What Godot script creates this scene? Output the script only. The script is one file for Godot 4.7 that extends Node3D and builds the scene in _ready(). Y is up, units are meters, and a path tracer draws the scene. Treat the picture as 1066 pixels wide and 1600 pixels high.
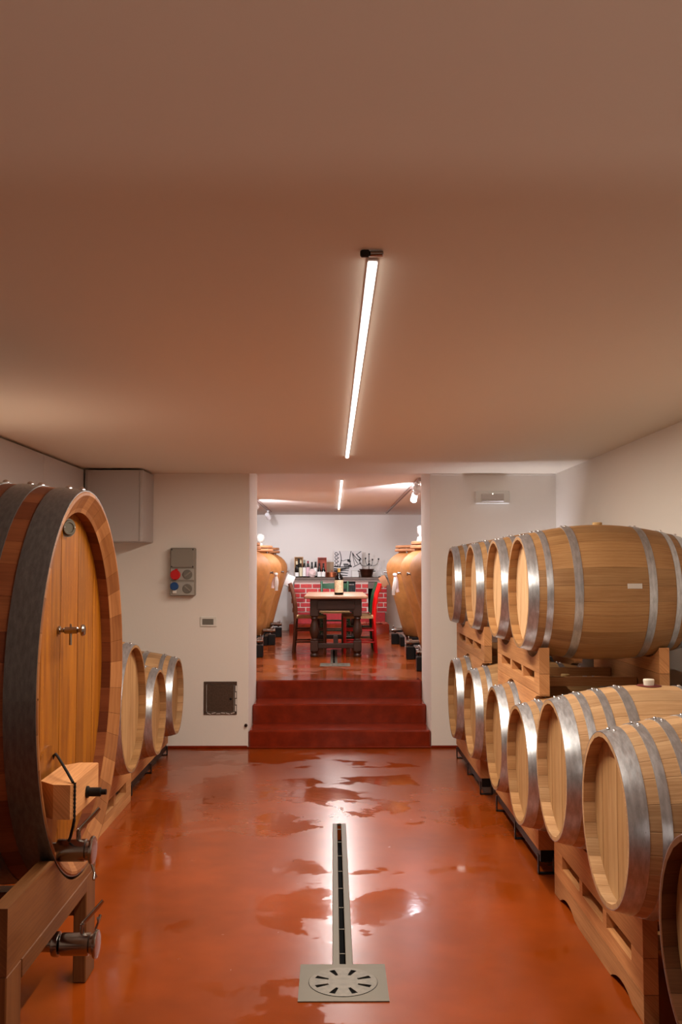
extends Node3D
# A wine cellar: oak barrels on wooden racks either side of a glossy red floor, steps up through an opening
# to a tasting room with clay jars, a table and a brick counter. Depth into the picture is -z.

var mats := {}
var taken := {}
var cur := Transform3D.IDENTITY      # transform applied to every point that the shape helpers add
var rng := RandomNumberGenerator.new()
const UPPER := 0.492                 # height of the tasting room's floor
const WALLZ := 8.8                   # front face of the end wall
const WALLB := 9.7                   # its back face
const CEIL := 2.43
const CEIL2 := 2.5

func _ready() -> void:
	rng.seed = 7
	# ---------------------------------------------------------------- camera, environment, lights
	var cam := Camera3D.new()
	cam.name = "camera"
	cam.fov = 54.9
	cam.position = Vector3(0, 1.6, 0)
	cam.rotation = Vector3(0.05514, -0.00844, 0)
	cam.near = 0.05
	cam.far = 60
	cam.current = true
	add_child(cam)
	var we := WorldEnvironment.new()
	we.name = "world_environment"
	var env := Environment.new()
	env.background_mode = Environment.BG_COLOR
	env.background_color = Color(0.02, 0.02, 0.022)
	env.tonemap_mode = Environment.TONE_MAPPER_LINEAR
	env.tonemap_exposure = 1.0
	env.sdfgi_enabled = true
	env.ssao_enabled = true
	env.ssil_enabled = true
	we.environment = env
	add_child(we)
	strip_energy = 11.8
	strip_two_energy = 10.0
	uplight_energy = 0.75
	build_materials()
	build_room()
	build_lamps()
	build_drains()
	build_wall_fittings()
	build_racks_and_barrels()
	build_vat()
	build_tasting_room()

var strip_energy := 3.0
var strip_two_energy := 3.0
var uplight_energy := 1.0

# ==================================================================== naming and tree helpers
func numbered(n: String) -> String:
	if not taken.has(n):
		taken[n] = 0
		return n
	taken[n] += 1
	return "%s_%03d" % [n, taken[n]]

func tag(o: Node3D, label: String, category: String, group := "") -> void:
	o.set_meta("label", label)
	o.set_meta("category", category)
	if group != "":
		o.set_meta("group", group)

func thing(called: String, label: String, category: String, at := Vector3.ZERO, turn := 0.0, group := "") -> Node3D:
	var o := Node3D.new()
	o.name = numbered(called)
	add_child(o)
	o.position = at
	o.rotation.y = turn
	tag(o, label, category, group)
	return o

func fin(st: SurfaceTool) -> ArrayMesh:
	st.generate_normals()
	st.index()
	return st.commit()

func part(called: String, mesh: Mesh, m: Material, parent: Node, at := Transform3D.IDENTITY) -> MeshInstance3D:
	var o := MeshInstance3D.new()
	o.name = called
	o.mesh = mesh
	o.material_override = m
	o.transform = at
	parent.add_child(o, true)
	return o

func solo(called: String, mesh: Mesh, m: Material, label: String, category: String, at := Vector3.ZERO, group := "") -> MeshInstance3D:
	var o := part(numbered(called), mesh, m, self, Transform3D(Basis.IDENTITY, at))
	tag(o, label, category, group)
	return o

func struct(called: String, mesh: Mesh, m: Material) -> MeshInstance3D:
	var o := part(called, mesh, m, self)
	o.set_meta("kind", "structure")
	return o

func copy(src: Node3D, label: String, at: Vector3, turn := 0.0, group := "") -> Node3D:
	var o: Node3D = src.duplicate()
	o.name = numbered(String(src.name).rstrip("_0123456789"))
	add_child(o)
	o.position = at
	o.rotation.y = turn
	o.set_meta("label", label)
	if group != "":
		o.set_meta("group", group)
	return o

func xf(at: Vector3, b := Basis.IDENTITY) -> Transform3D:
	return Transform3D(b, at)

func rot(x := 0.0, y := 0.0, z := 0.0) -> Basis:
	return Basis.from_euler(Vector3(deg_to_rad(x), deg_to_rad(y), deg_to_rad(z)))

# ==================================================================== shape helpers
func begin() -> SurfaceTool:
	var st := SurfaceTool.new()
	st.begin(Mesh.PRIMITIVE_TRIANGLES)
	st.set_smooth_group(-1)
	return st

func vert(st: SurfaceTool, p: Vector3, uv: Vector2) -> void:
	st.set_uv(uv)
	st.add_vertex(cur * p)

# convex face whose outside is towards «out»
func face(st: SurfaceTool, pts: Array, out: Vector3, uvs: Array) -> void:
	var n: Vector3 = (pts[1] - pts[0]).cross(pts[2] - pts[0])
	var flip := n.dot(out) > 0.0
	for i in range(1, pts.size() - 1):
		vert(st, pts[0], uvs[0])
		if flip:
			vert(st, pts[i + 1], uvs[i + 1])
			vert(st, pts[i], uvs[i])
		else:
			vert(st, pts[i], uvs[i])
			vert(st, pts[i + 1], uvs[i + 1])

# chamfered box; the grain (u) runs along its longest side
func bx(st: SurfaceTool, c: Vector3, s: Vector3, bev := 0.003, uvo := Vector2.ZERO) -> void:
	var h := s * 0.5
	bev = minf(bev, 0.45 * minf(s.x, minf(s.y, s.z)))
	var l := s.max_axis_index()
	var o1 := (l + 1) % 3
	var o2 := (l + 2) % 3
	var uvf := func(p: Vector3, ax: int) -> Vector2:
		if ax == l:
			return uvo + Vector2(p[o1] * 0.15, p[o2])
		return uvo + Vector2(p[l], p[o1] + (0.37 if ax == o1 else 0.0) + p[o2])
	st.set_smooth_group(-1)
	var q := func(sg: Vector3, ax: int) -> Vector3:
		var p := Vector3.ZERO
		for k in 3:
			p[k] = c[k] + sg[k] * (h[k] if k == ax else h[k] - bev)
		return p
	for ax in 3:
		var a := (ax + 1) % 3
		var b := (ax + 2) % 3
		for sn in [-1.0, 1.0]:
			var pts := []
			var uvs := []
			for cc in [[-1, -1], [1, -1], [1, 1], [-1, 1]]:
				var sg := Vector3.ZERO
				sg[ax] = sn
				sg[a] = cc[0]
				sg[b] = cc[1]
				var p: Vector3 = q.call(sg, ax)
				pts.append(p)
				uvs.append(uvf.call(p - c, ax))
			var out := Vector3.ZERO
			out[ax] = sn
			face(st, pts, out, uvs)
	if bev <= 0.0:
		return
	for ax in 3:
		var a := (ax + 1) % 3
		var b := (ax + 2) % 3
		for sa in [-1.0, 1.0]:
			for sb in [-1.0, 1.0]:
				var s0 := Vector3.ZERO
				s0[a] = sa
				s0[b] = sb
				var s1 := s0
				s0[ax] = -1
				s1[ax] = 1
				var pts := [q.call(s0, a), q.call(s1, a), q.call(s1, b), q.call(s0, b)]
				var out := Vector3.ZERO
				out[a] = sa
				out[b] = sb
				var uvs := []
				for p in pts:
					uvs.append(uvf.call(p - c, a))
				face(st, pts, out, uvs)
	for sx in [-1.0, 1.0]:
		for sy in [-1.0, 1.0]:
			for sz in [-1.0, 1.0]:
				var sg := Vector3(sx, sy, sz)
				var pts := [q.call(sg, 0), q.call(sg, 1), q.call(sg, 2)]
				face(st, pts, sg, [uvf.call(pts[0] - c, o1), uvf.call(pts[1] - c, o1), uvf.call(pts[2] - c, o1)])

func box(c: Vector3, s: Vector3, bev := 0.003, uvo := Vector2.ZERO) -> ArrayMesh:
	var st := begin()
	bx(st, c, s, bev, uvo)
	return fin(st)

# profile of (radius, height) turned round the y axis, from the bottom of the outside upwards
func lathe(st: SurfaceTool, prof: Array, seg := 32, sharp := 35.0) -> void:
	var grp := 1
	var run := 0.0
	var last := Vector2.ZERO
	for j in prof.size() - 1:
		var p: Vector2 = prof[j]
		var q: Vector2 = prof[j + 1]
		var d := q - p
		if j > 0 and absf(rad_to_deg(last.angle_to(d))) > sharp:
			grp += 1
		last = d
		st.set_smooth_group(grp)
		var run2 := run + d.length()
		var rr := maxf(p.x, q.x)
		for i in seg:
			var t0 := TAU * i / seg
			var t1 := TAU * (i + 1) / seg
			var a := Vector3(cos(t0) * p.x, p.y, sin(t0) * p.x)
			var b := Vector3(cos(t1) * p.x, p.y, sin(t1) * p.x)
			var c := Vector3(cos(t1) * q.x, q.y, sin(t1) * q.x)
			var e := Vector3(cos(t0) * q.x, q.y, sin(t0) * q.x)
			var ua := Vector2(t0 * rr, run)
			var ub := Vector2(t1 * rr, run)
			var uc := Vector2(t1 * rr, run2)
			var ue := Vector2(t0 * rr, run2)
			if p.x > 1e-6:
				vert(st, a, ua); vert(st, b, ub); vert(st, c, uc)
			if q.x > 1e-6:
				vert(st, a, ua); vert(st, c, uc); vert(st, e, ue)
		run = run2
	st.set_smooth_group(-1)

func turned(prof: Array, seg := 32, sharp := 35.0) -> ArrayMesh:
	var st := begin()
	lathe(st, prof, seg, sharp)
	return fin(st)

# a solid rod along the y axis
func rod(r: float, y0: float, y1: float, bev := 0.001) -> Array:
	return [Vector2(0, y0), Vector2(r - bev, y0), Vector2(r, y0 + bev), Vector2(r, y1 - bev), Vector2(r - bev, y1), Vector2(0, y1)]

func tube(st: SurfaceTool, path: Array, r, seg := 8, flat := 1.0) -> void:
	var n := path.size()
	var rings := []
	var up := Vector3.UP
	var t0: Vector3 = (path[1] - path[0]).normalized()
	if absf(t0.dot(up)) > 0.9:
		up = Vector3.RIGHT
	var nrm := (up - t0 * up.dot(t0)).normalized()
	for i in n:
		var t: Vector3 = (path[mini(i + 1, n - 1)] - path[maxi(i - 1, 0)]).normalized()
		nrm = (nrm - t * nrm.dot(t)).normalized()
		var bi := t.cross(nrm)
		var rad: float = r[i] if r is Array else r
		var ring := []
		for k in seg:
			var a := TAU * k / seg
			ring.append(path[i] + nrm * cos(a) * rad + bi * sin(a) * rad * flat)
		rings.append(ring)
	st.set_smooth_group(1)
	var run := 0.0
	for i in n - 1:
		var l: float = (path[i + 1] - path[i]).length()
		for k in seg:
			var k2 := (k + 1) % seg
			var pts := [rings[i][k], rings[i][k2], rings[i + 1][k2], rings[i + 1][k]]
			var mid: Vector3 = (pts[0] + pts[1] + pts[2] + pts[3]) * 0.25
			var out: Vector3 = mid - (path[i] + path[i + 1]) * 0.5
			face(st, pts, out, [Vector2(run, k * 0.02), Vector2(run, (k + 1) * 0.02), Vector2(run + l, (k + 1) * 0.02), Vector2(run + l, k * 0.02)])
		run += l
	st.set_smooth_group(-1)
	var uvs := []
	for k in seg:
		uvs.append(Vector2(k * 0.01, 0))
	face(st, rings[0], path[0] - path[1], uvs)
	face(st, rings[n - 1], path[n - 1] - path[n - 2], uvs)

func pipe(path: Array, r, seg := 8, flat := 1.0) -> ArrayMesh:
	var st := begin()
	tube(st, path, r, seg, flat)
	return fin(st)

# outline in x,y pushed out along z, centred on z = 0; u along x
func slab(st: SurfaceTool, pts: PackedVector2Array, depth: float, uvo := Vector2.ZERO, swap := false) -> void:
	st.set_smooth_group(-1)
	if Geometry2D.is_polygon_clockwise(pts):
		pts.reverse()
	var idx := Geometry2D.triangulate_polygon(pts)
	var h := depth * 0.5
	var uvf := func(p: Vector2) -> Vector2:
		return uvo + (Vector2(p.y, p.x) if swap else p)
	for s in [-1.0, 1.0]:
		for i in range(0, idx.size(), 3):
			var t := []
			var u := []
			for k in 3:
				var p := pts[idx[i + k]]
				t.append(Vector3(p.x, p.y, h * s))
				u.append(uvf.call(p))
			face(st, t, Vector3(0, 0, s), u)
	for i in pts.size():
		var p := pts[i]
		var q := pts[(i + 1) % pts.size()]
		var d := q - p
		face(st, [Vector3(p.x, p.y, -h), Vector3(q.x, q.y, -h), Vector3(q.x, q.y, h), Vector3(p.x, p.y, h)], Vector3(d.y, -d.x, 0),
			[uvf.call(p) + Vector2(0, 0.3), uvf.call(q) + Vector2(0, 0.3), uvf.call(q) + Vector2(0, 0.3 + depth), uvf.call(p) + Vector2(0, 0.3 + depth)])

func plate(pts: PackedVector2Array, depth: float, uvo := Vector2.ZERO, swap := false) -> ArrayMesh:
	var st := begin()
	slab(st, pts, depth, uvo, swap)
	return fin(st)

func dome(st: SurfaceTool, r: float, h: float, seg := 12) -> void:
	var prof := []
	for i in 6:
		var a := PI * 0.5 * i / 5
		prof.append(Vector2(r * cos(a), h * sin(a)))
	prof[5].x = 0.0
	lathe(st, prof, seg, 80)

# ==================================================================== textures and materials
func noise(seed_: int, freq: float, oct := 3) -> FastNoiseLite:
	var n := FastNoiseLite.new()
	n.seed = seed_
	n.noise_type = FastNoiseLite.TYPE_SIMPLEX_SMOOTH
	n.frequency = freq
	n.fractal_octaves = oct
	return n

func paint(w: int, h: int, f: Callable, mirrored := true) -> ImageTexture:
	var im := Image.create(w, h, false, Image.FORMAT_RGB8)
	for y in h:
		for x in w:
			# mirrored, so that the edges of a repeat always meet
			if mirrored:
				im.set_pixel(x, y, f.call(absf(2.0 * x / w - 1.0), absf(2.0 * y / h - 1.0)))
			else:
				im.set_pixel(x, y, f.call(x / float(w), y / float(h)))
	return ImageTexture.create_from_image(im)

func mat(called: String, c: Color, rough := 0.6, metal := 0.0, spec := 0.5) -> StandardMaterial3D:
	var m := StandardMaterial3D.new()
	m.resource_name = called
	m.albedo_color = c
	m.roughness = rough
	m.metallic = metal
	m.metallic_specular = spec
	mats[called] = m
	return m

func world_map(m: StandardMaterial3D, scale: Vector3, world := true) -> void:
	m.uv1_triplanar = true
	m.uv1_world_triplanar = world
	m.uv1_scale = scale

var tex := {}

func build_materials() -> void:
	var n1 := noise(11, 1.0, 4)
	var n2 := noise(12, 1.0, 3)
	var n3 := noise(13, 1.0, 2)
	# wood grain along u: 1 repeat = 2 m by 0.5 m
	tex.grain = paint(512, 512, func(u, v):
		var wob: float = n3.get_noise_2d(u * 3.0, v * 5.0) * 0.02
		var a: float = n1.get_noise_2d(u * 2.2, (v + wob) * 34.0)
		var b: float = n2.get_noise_2d(u * 14.0, v * 160.0)
		var c: float = n3.get_noise_2d(u * 2.0 + 9.0, v * 3.0)
		var k: float = 0.90 + a * 0.085 + b * 0.05 + c * 0.08
		return Color(clampf(k * 1.04, 0, 1), clampf(pow(k, 1.35) * 1.06, 0, 1), clampf(pow(k, 1.7) * 1.08, 0, 1)))
	# oak with pale ray flecks: 1 repeat = 2 m by 0.5 m
	tex.fleck = paint(512, 512, func(u, v):
		var a: float = n1.get_noise_2d(u * 2.2, v * 30.0)
		var c: float = n3.get_noise_2d(u * 2.0, v * 4.0)
		var f: float = n2.get_noise_2d(u * 42.0, v * 42.0 + n3.get_noise_2d(u * 20.0, v * 20.0))
		var g: float = smoothstep(0.26, 0.45, f) * smoothstep(-0.1, 0.2, n3.get_noise_2d(u * 3.0 + 4.0, v * 3.4))
		var k: float = 0.80 + a * 0.12 + c * 0.12
		return Color(clampf(k * 1.1 + g * 0.16, 0, 1), clampf(pow(k, 1.35) * 1.12 + g * 0.2, 0, 1), clampf(pow(k, 1.7) * 1.15 + g * 0.3, 0, 1)))
	# galvanised steel
	tex.zinc = paint(256, 256, func(u, v):
		var a: float = n1.get_noise_2d(u * 7.0, v * 7.0)
		var b: float = n2.get_noise_2d(u * 40.0, v * 40.0)
		var k: float = 0.88 + a * 0.12 + b * 0.06
		return Color(clampf(k, 0, 1), clampf(k, 0, 1), clampf(k, 0, 1)))
	tex.zinc_rough = paint(256, 256, func(u, v):
		var k: float = 0.33 + n1.get_noise_2d(u * 9.0 + 5.0, v * 9.0) * 0.08
		return Color(k, k, k))
	tex.mottle = paint(256, 256, func(u, v):
		var k: float = 0.9 + n1.get_noise_2d(u * 4.0, v * 4.0) * 0.12 + n2.get_noise_2d(u * 30.0, v * 30.0) * 0.03
		return Color(clampf(k, 0, 1), clampf(k, 0, 1), clampf(k, 0, 1)))
	tex.rough_bump = paint(256, 256, func(u, v):
		var k: float = 0.5 + n2.get_noise_2d(u * 18.0, v * 18.0) * 0.3 + n1.get_noise_2d(u * 60.0, v * 60.0) * 0.2
		return Color(k, k, k))
	# the poured floor: where it is wet it is smooth, elsewhere it is dull; 1 repeat = 5 m
	var cell := FastNoiseLite.new()
	cell.seed = 5
	cell.noise_type = FastNoiseLite.TYPE_CELLULAR
	cell.frequency = 1.0
	cell.cellular_return_type = FastNoiseLite.RETURN_CELL_VALUE
	cell.cellular_jitter = 1.0
	cell.domain_warp_enabled = true
	cell.domain_warp_amplitude = 0.35
	cell.domain_warp_frequency = 1.6
	tex.floor_rough = paint(1024, 1024, func(u, v):
		var a: float = n1.get_noise_2d(u * 9.0, v * 9.0)
		var c: float = cell.get_noise_2d(u * 20.0 + v * 5.0, v * 22.0 - u * 4.0)
		var w: float = smoothstep(0.06, 0.10, a * 0.34 + c * 0.34)
		var k: float = lerpf(0.26, 0.10, w) + n2.get_noise_2d(u * 70.0, v * 70.0) * 0.02
		return Color(k, k, k), false)
	tex.floor_color = paint(512, 512, func(u, v):
		var k: float = 0.9 + n1.get_noise_2d(u * 5.0, v * 5.0) * 0.13 + n2.get_noise_2d(u * 30.0 + 3.0, v * 30.0) * 0.03
		return Color(clampf(k, 0, 1), clampf(k * 0.97, 0, 1), clampf(k * 0.93, 0, 1)))
	tex.floor_bump = paint(1024, 1024, func(u, v):
		var k: float = 0.5 + n3.get_noise_2d(u * 11.0, v * 11.0) * 0.22 + n2.get_noise_2d(u * 60.0, v * 60.0) * 0.10 + n1.get_noise_2d(u * 300.0, v * 300.0) * 0.12
		return Color(k, k, k))

	var m: StandardMaterial3D
	m = mat("plaster", Color(0.93, 0.905, 0.875), 0.85)
	m.heightmap_enabled = true
	m.heightmap_texture = tex.rough_bump
	m.heightmap_scale = 0.06
	world_map(m, Vector3.ONE * 0.8)
	m = mat("ceiling_paint", Color(0.93, 0.885, 0.815), 0.6)
	m.heightmap_enabled = true
	m.heightmap_texture = tex.rough_bump
	m.heightmap_scale = 0.04
	world_map(m, Vector3.ONE * 0.5)
	m = mat("floor_resin", Color(0.60, 0.268, 0.068), 1.0, 0.0, 0.40)
	m.albedo_texture = tex.floor_color
	m.roughness_texture = tex.floor_rough
	m.roughness_texture_channel = BaseMaterial3D.TEXTURE_CHANNEL_RED
	m.heightmap_enabled = true
	m.heightmap_texture = tex.floor_bump
	m.heightmap_scale = 0.10
	world_map(m, Vector3.ONE * 0.1)
	m.uv1_offset = Vector3(0.37, 0.0, 0.08)
	m = mat("step_resin", Color(0.55, 0.175, 0.085), 0.15)
	m.albedo_texture = tex.floor_color
	m.heightmap_enabled = true
	m.heightmap_texture = tex.rough_bump
	m.heightmap_scale = 0.04
	world_map(m, Vector3.ONE * 0.6)
	mat("duct_paint", Color(0.74, 0.72, 0.71), 0.7)
	# oak in several tones, the last darkened to stand for shade; three grain offsets each
	var tones := {"pale": Color(0.80, 0.645, 0.475), "honey": Color(0.69, 0.525, 0.345), "tan": Color(0.74, 0.575, 0.395), "painted_shade": Color(0.44, 0.28, 0.17)}
	for t in tones:
		for k in 3:
			m = mat("oak_%s_%d" % [t, k], tones[t].darkened([0.0, 0.05, 0.1][k]), 0.55, 0.0, 0.4)
			m.albedo_texture = tex.grain
			m.uv1_scale = Vector3(0.5, 2.0, 1)
			m.uv1_offset = Vector3(k * 0.31, k * 0.23, 0)
	m = mat("head_oak", Color(0.75, 0.595, 0.41), 0.6, 0.0, 0.4)
	m.albedo_texture = tex.grain
	m.uv1_scale = Vector3(0.5, 2.0, 1)
	m = mat("head_oak_deep", Color(0.72, 0.56, 0.375), 0.6, 0.0, 0.4)
	m.albedo_texture = tex.grain
	m.uv1_scale = Vector3(0.5, 2.0, 1)
	m.uv1_offset = Vector3(0.4, 0.3, 0)
	for k in 3:
		m = mat("vat_head_oak_%d" % k, Color(0.66, 0.405, 0.05).darkened(k * 0.05), 0.5, 0.0, 0.4)
		m.albedo_texture = tex.fleck
		m.uv1_scale = Vector3(0.5, 2.0, 1)
		m.uv1_offset = Vector3(k * 0.37, k * 0.29, 0)
	for k in 2:
		m = mat("stand_oak_%d" % k, Color(0.50, 0.32, 0.17).darkened(k * 0.06), 0.55, 0.0, 0.4)
		m.albedo_texture = tex.grain
		m.uv1_scale = Vector3(0.4, 1.5, 1)
	for k in 3:
		m = mat("pine_%d" % k, Color(0.85, 0.61, 0.395).darkened(k * 0.06), 0.6, 0.0, 0.4)
		m.albedo_texture = tex.grain
		m.uv1_scale = Vector3(0.4, 1.5, 1)
		m.uv1_offset = Vector3(k * 0.41, k * 0.17, 0)
	m = mat("zinc", Color(0.80, 0.81, 0.83), 1.0, 0.78)
	m.albedo_texture = tex.zinc
	m.roughness_texture = tex.zinc_rough
	m.uv1_scale = Vector3(0.8, 3.0, 1)
	m = mat("dark_hoop", Color(0.47, 0.46, 0.455), 1.0, 0.65)
	m.albedo_texture = tex.zinc
	m.roughness_texture = tex.zinc_rough
	m.uv1_scale = Vector3(1.2, 4.0, 1)
	mat("rivet", Color(0.85, 0.85, 0.86), 0.25, 1.0)
	mat("steel", Color(0.62, 0.60, 0.58), 0.22, 1.0)
	m = mat("drain_steel", Color(0.38, 0.355, 0.31), 0.5, 0.6)
	mat("black_steel", Color(0.045, 0.045, 0.05), 0.45, 0.3)
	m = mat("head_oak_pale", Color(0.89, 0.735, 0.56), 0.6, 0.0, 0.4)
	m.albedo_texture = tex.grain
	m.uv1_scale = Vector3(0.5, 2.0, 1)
	mat("recess_shade_black", Color(0.015, 0.014, 0.014), 0.85, 0.0, 0.2)  # near-black that stands for shade inside recesses
	mat("bung", Color(0.92, 0.90, 0.84), 0.5)
	mat("cork", Color(0.80, 0.66, 0.45), 0.8)
	mat("wine_stain", Color(0.40, 0.12, 0.10), 0.6)
	mat("ink", Color(0.16, 0.10, 0.07), 0.8)
	mat("white_plastic", Color(0.88, 0.87, 0.84), 0.45)
	mat("grey_plastic", Color(0.55, 0.53, 0.49), 0.5)
	mat("grey_plastic_light", Color(0.66, 0.65, 0.62), 0.5)
	mat("red_plastic", Color(0.78, 0.06, 0.09), 0.4)
	mat("blue_plastic", Color(0.05, 0.27, 0.50), 0.4)
	mat("grey_window", Color(0.46, 0.45, 0.42), 0.3)
	mat("lens", Color(0.76, 0.73, 0.70), 0.3)
	m = mat("hatch_steel", Color(0.40, 0.33, 0.28), 0.45, 0.45)
	m.albedo_texture = tex.zinc
	world_map(m, Vector3.ONE * 3.0, false)
	mat("foil", Color(0.86, 0.84, 0.82), 0.35)
	mat("rope", Color(0.05, 0.045, 0.04), 0.9)
	m = mat("clay", Color(0.76, 0.50, 0.26), 0.6)
	m.albedo_texture = tex.mottle
	world_map(m, Vector3(1.2, 1.2, 1.2), false)
	m = mat("lid_wood", Color(0.72, 0.50, 0.34), 0.6)
	m.albedo_texture = tex.grain
	m = mat("table_top", Color(0.66, 0.48, 0.35), 0.4)
	m.albedo_texture = tex.grain
	m = mat("dark_wood", Color(0.24, 0.14, 0.09), 0.45)
	m.albedo_texture = tex.grain
	m = mat("brown_wood", Color(0.40, 0.21, 0.11), 0.42)
	m.albedo_texture = tex.grain
	mat("red_paint", Color(0.80, 0.03, 0.04), 0.32)
	mat("green_paint", Color(0.10, 0.27, 0.17), 0.38)
	m = mat("rush", Color(0.74, 0.60, 0.40), 0.8)
	m.albedo_texture = tex.grain
	m.uv1_scale = Vector3(3, 12, 1)
	for k in 4:
		m = mat("brick_%d" % k, [Color(0.84, 0.18, 0.18), Color(0.78, 0.14, 0.15), Color(0.87, 0.24, 0.22), Color(0.72, 0.11, 0.13)][k], 0.55)
		m.albedo_texture = tex.mottle
		world_map(m, Vector3.ONE * 2.0)
	mat("mortar", Color(0.84, 0.76, 0.72), 0.9)
	m = mat("counter_stone", Color(0.42, 0.33, 0.27), 0.35)
	m.albedo_texture = tex.mottle
	world_map(m, Vector3.ONE * 1.5)
	mat("stove_iron", Color(0.05, 0.055, 0.055), 0.4, 0.4)
	mat("glass_green", Color(0.012, 0.022, 0.012), 0.08)
	mat("glass_black", Color(0.012, 0.009, 0.008), 0.08)
	mat("glass_amber", Color(0.16, 0.09, 0.02), 0.1)
	mat("label_white", Color(0.93, 0.92, 0.90), 0.7)
	mat("label_cream", Color(0.87, 0.82, 0.68), 0.7)
	mat("label_pink", Color(0.90, 0.74, 0.77), 0.7)
	mat("foil_red", Color(0.55, 0.07, 0.16), 0.4)
	mat("foil_cream", Color(0.88, 0.83, 0.68), 0.4)
	mat("foil_grey", Color(0.52, 0.58, 0.52), 0.4)
	mat("foil_black", Color(0.03, 0.03, 0.03), 0.4)
	mat("foil_gold", Color(0.62, 0.47, 0.20), 0.5)
	m = mat("pale_box", Color(0.80, 0.62, 0.42), 0.7)
	m.albedo_texture = tex.grain
	m = mat("red_box", Color(0.76, 0.36, 0.27), 0.7)
	m.albedo_texture = tex.grain
	mat("beige_card", Color(0.72, 0.61, 0.50), 0.85)
	mat("paper", Color(0.90, 0.88, 0.86), 0.85)
	mat("kraft_paper", Color(0.66, 0.47, 0.34), 0.85)
	mat("pinkish_paper", Color(0.88, 0.78, 0.76), 0.8)
	m = mat("copper", Color(0.72, 0.42, 0.28), 0.35, 0.85)
	m = mat("old_copper", Color(0.34, 0.19, 0.12), 0.42, 0.7)
	m.albedo_texture = tex.mottle
	world_map(m, Vector3.ONE * 3.0, false)
	m = mat("clear_glass", Color(1, 1, 1, 0.12), 0.05)
	m.transparency = BaseMaterial3D.TRANSPARENCY_ALPHA
	mat("wrought_iron", Color(0.10, 0.08, 0.08), 0.5, 0.5)
	mat("chips", Color(0.70, 0.36, 0.28), 0.8)
	m = mat("printed_label", Color(1, 1, 1), 0.7)
	m.albedo_texture = print_texture()
	m = mat("drawing", Color(1, 1, 1), 0.7)
	m.albedo_texture = drawing_texture()
	m = mat("lamp_glow", Color(1, 1, 1), 0.4)
	m.emission_enabled = true
	m.emission = Color(1.0, 0.97, 0.93)
	m.emission_energy_multiplier = 4.0
	m = mat("lamp_white", Color(0.9, 0.9, 0.9), 0.4)
	m = mat("track_grey", Color(0.62, 0.50, 0.46), 0.4)

# rows of small dashes, as on a closely printed bottle label
func print_texture() -> ImageTexture:
	var im := Image.create(96, 160, false, Image.FORMAT_RGB8)
	im.fill(Color(0.80, 0.70, 0.56))
	var r := RandomNumberGenerator.new()
	r.seed = 3
	for row in 17:
		var x := 9
		while x < 84:
			var w := r.randi_range(2, 9)
			if r.randf() < 0.72:
				im.fill_rect(Rect2i(x, 12 + row * 8, mini(w, 87 - x), 3), Color(0.36, 0.28, 0.22))
			x += w + 2
	return ImageTexture.create_from_image(im)

# a plain ink drawing: stripes, curls and long leaf-like strokes on white
func drawing_texture() -> ImageTexture:
	var n := 320
	var im := Image.create(n, n, false, Image.FORMAT_RGB8)
	im.fill(Color(0.88, 0.86, 0.85))
	var ink := Color(0.05, 0.05, 0.06)
	var stroke := func(f: Callable, w0: float, w1: float) -> void:
		for i in 401:
			var t := i / 400.0
			var p: Vector2 = f.call(t)
			var w: float = lerpf(w0, w1, t) * n * 1.7
			var c := Vector2i(int(p.x * n), int(p.y * n))
			var k := maxi(1, int(w))
			im.fill_rect(Rect2i(c.x - k / 2, c.y - k / 2, k, k).intersection(Rect2i(0, 0, n, n)), ink)
	for i in 6:      # stripes at the lower left
		var y0 := 0.60 + i * 0.068
		stroke.call(func(t): return Vector2(0.02 + t * (0.56 - i * 0.02), y0 + sin(t * 2.6 + i) * 0.03 - t * 0.02), 0.03, 0.016)
	for i in 4:      # curls up the left side
		var c := Vector2(0.09, 0.10 + i * 0.14)
		stroke.call(func(t): return c + Vector2(cos(t * 7.0), sin(t * 7.0)) * (0.075 - t * 0.05), 0.014, 0.01)
	stroke.call(func(t): return Vector2(0.20 + sin(t * 3.0) * 0.06, t * 0.6), 0.012, 0.02)
	stroke.call(func(t): return Vector2(0.62 - sin(t * 3.0) * 0.05, t * 0.62), 0.014, 0.016)
	for i in 3:      # long leaves at the right
		stroke.call(func(t): return Vector2(0.66 + t * (0.1 + i * 0.09), 0.06 + t * (0.52 - i * 0.1) + sin(t * PI) * 0.05), 0.01, 0.01)
	stroke.call(func(t): return Vector2(0.70 + t * 0.28, 0.62 - t * 0.16), 0.012, 0.012)
	stroke.call(func(t): return Vector2(0.80 + t * 0.17, 0.12 + t * 0.2), 0.012, 0.02)
	stroke.call(func(t): return Vector2(0.97 - t * 0.16, 0.02 + t * 0.12), 0.012, 0.01)
	for i in 4:
		stroke.call(func(t): return Vector2(0.36 + i * 0.045 + t * 0.03, 0.50 + t * 0.12), 0.022, 0.01)
	stroke.call(func(t): return Vector2(0.26 + t * 0.24, 0.36 + sin(t * 6.0) * 0.02), 0.012, 0.008)
	stroke.call(func(t): return Vector2(0.52 + t * 0.06, 0.36 + t * 0.05), 0.05, 0.03)
	stroke.call(func(t): return Vector2(0.56 + t * 0.06, 0.56 + t * 0.04), 0.04, 0.03)
	return ImageTexture.create_from_image(im)

func oak(tone: String, k: int) -> Material:
	return mats["oak_%s_%d" % [tone, k % 3]]

# ==================================================================== the rooms
func room_box(x0: float, x1: float, y0: float, y1: float, d0: float, d1: float, bev := 0.0) -> ArrayMesh:
	return box(Vector3((x0 + x1) * 0.5, (y0 + y1) * 0.5, -(d0 + d1) * 0.5), Vector3(x1 - x0, y1 - y0, d1 - d0), bev)

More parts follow.
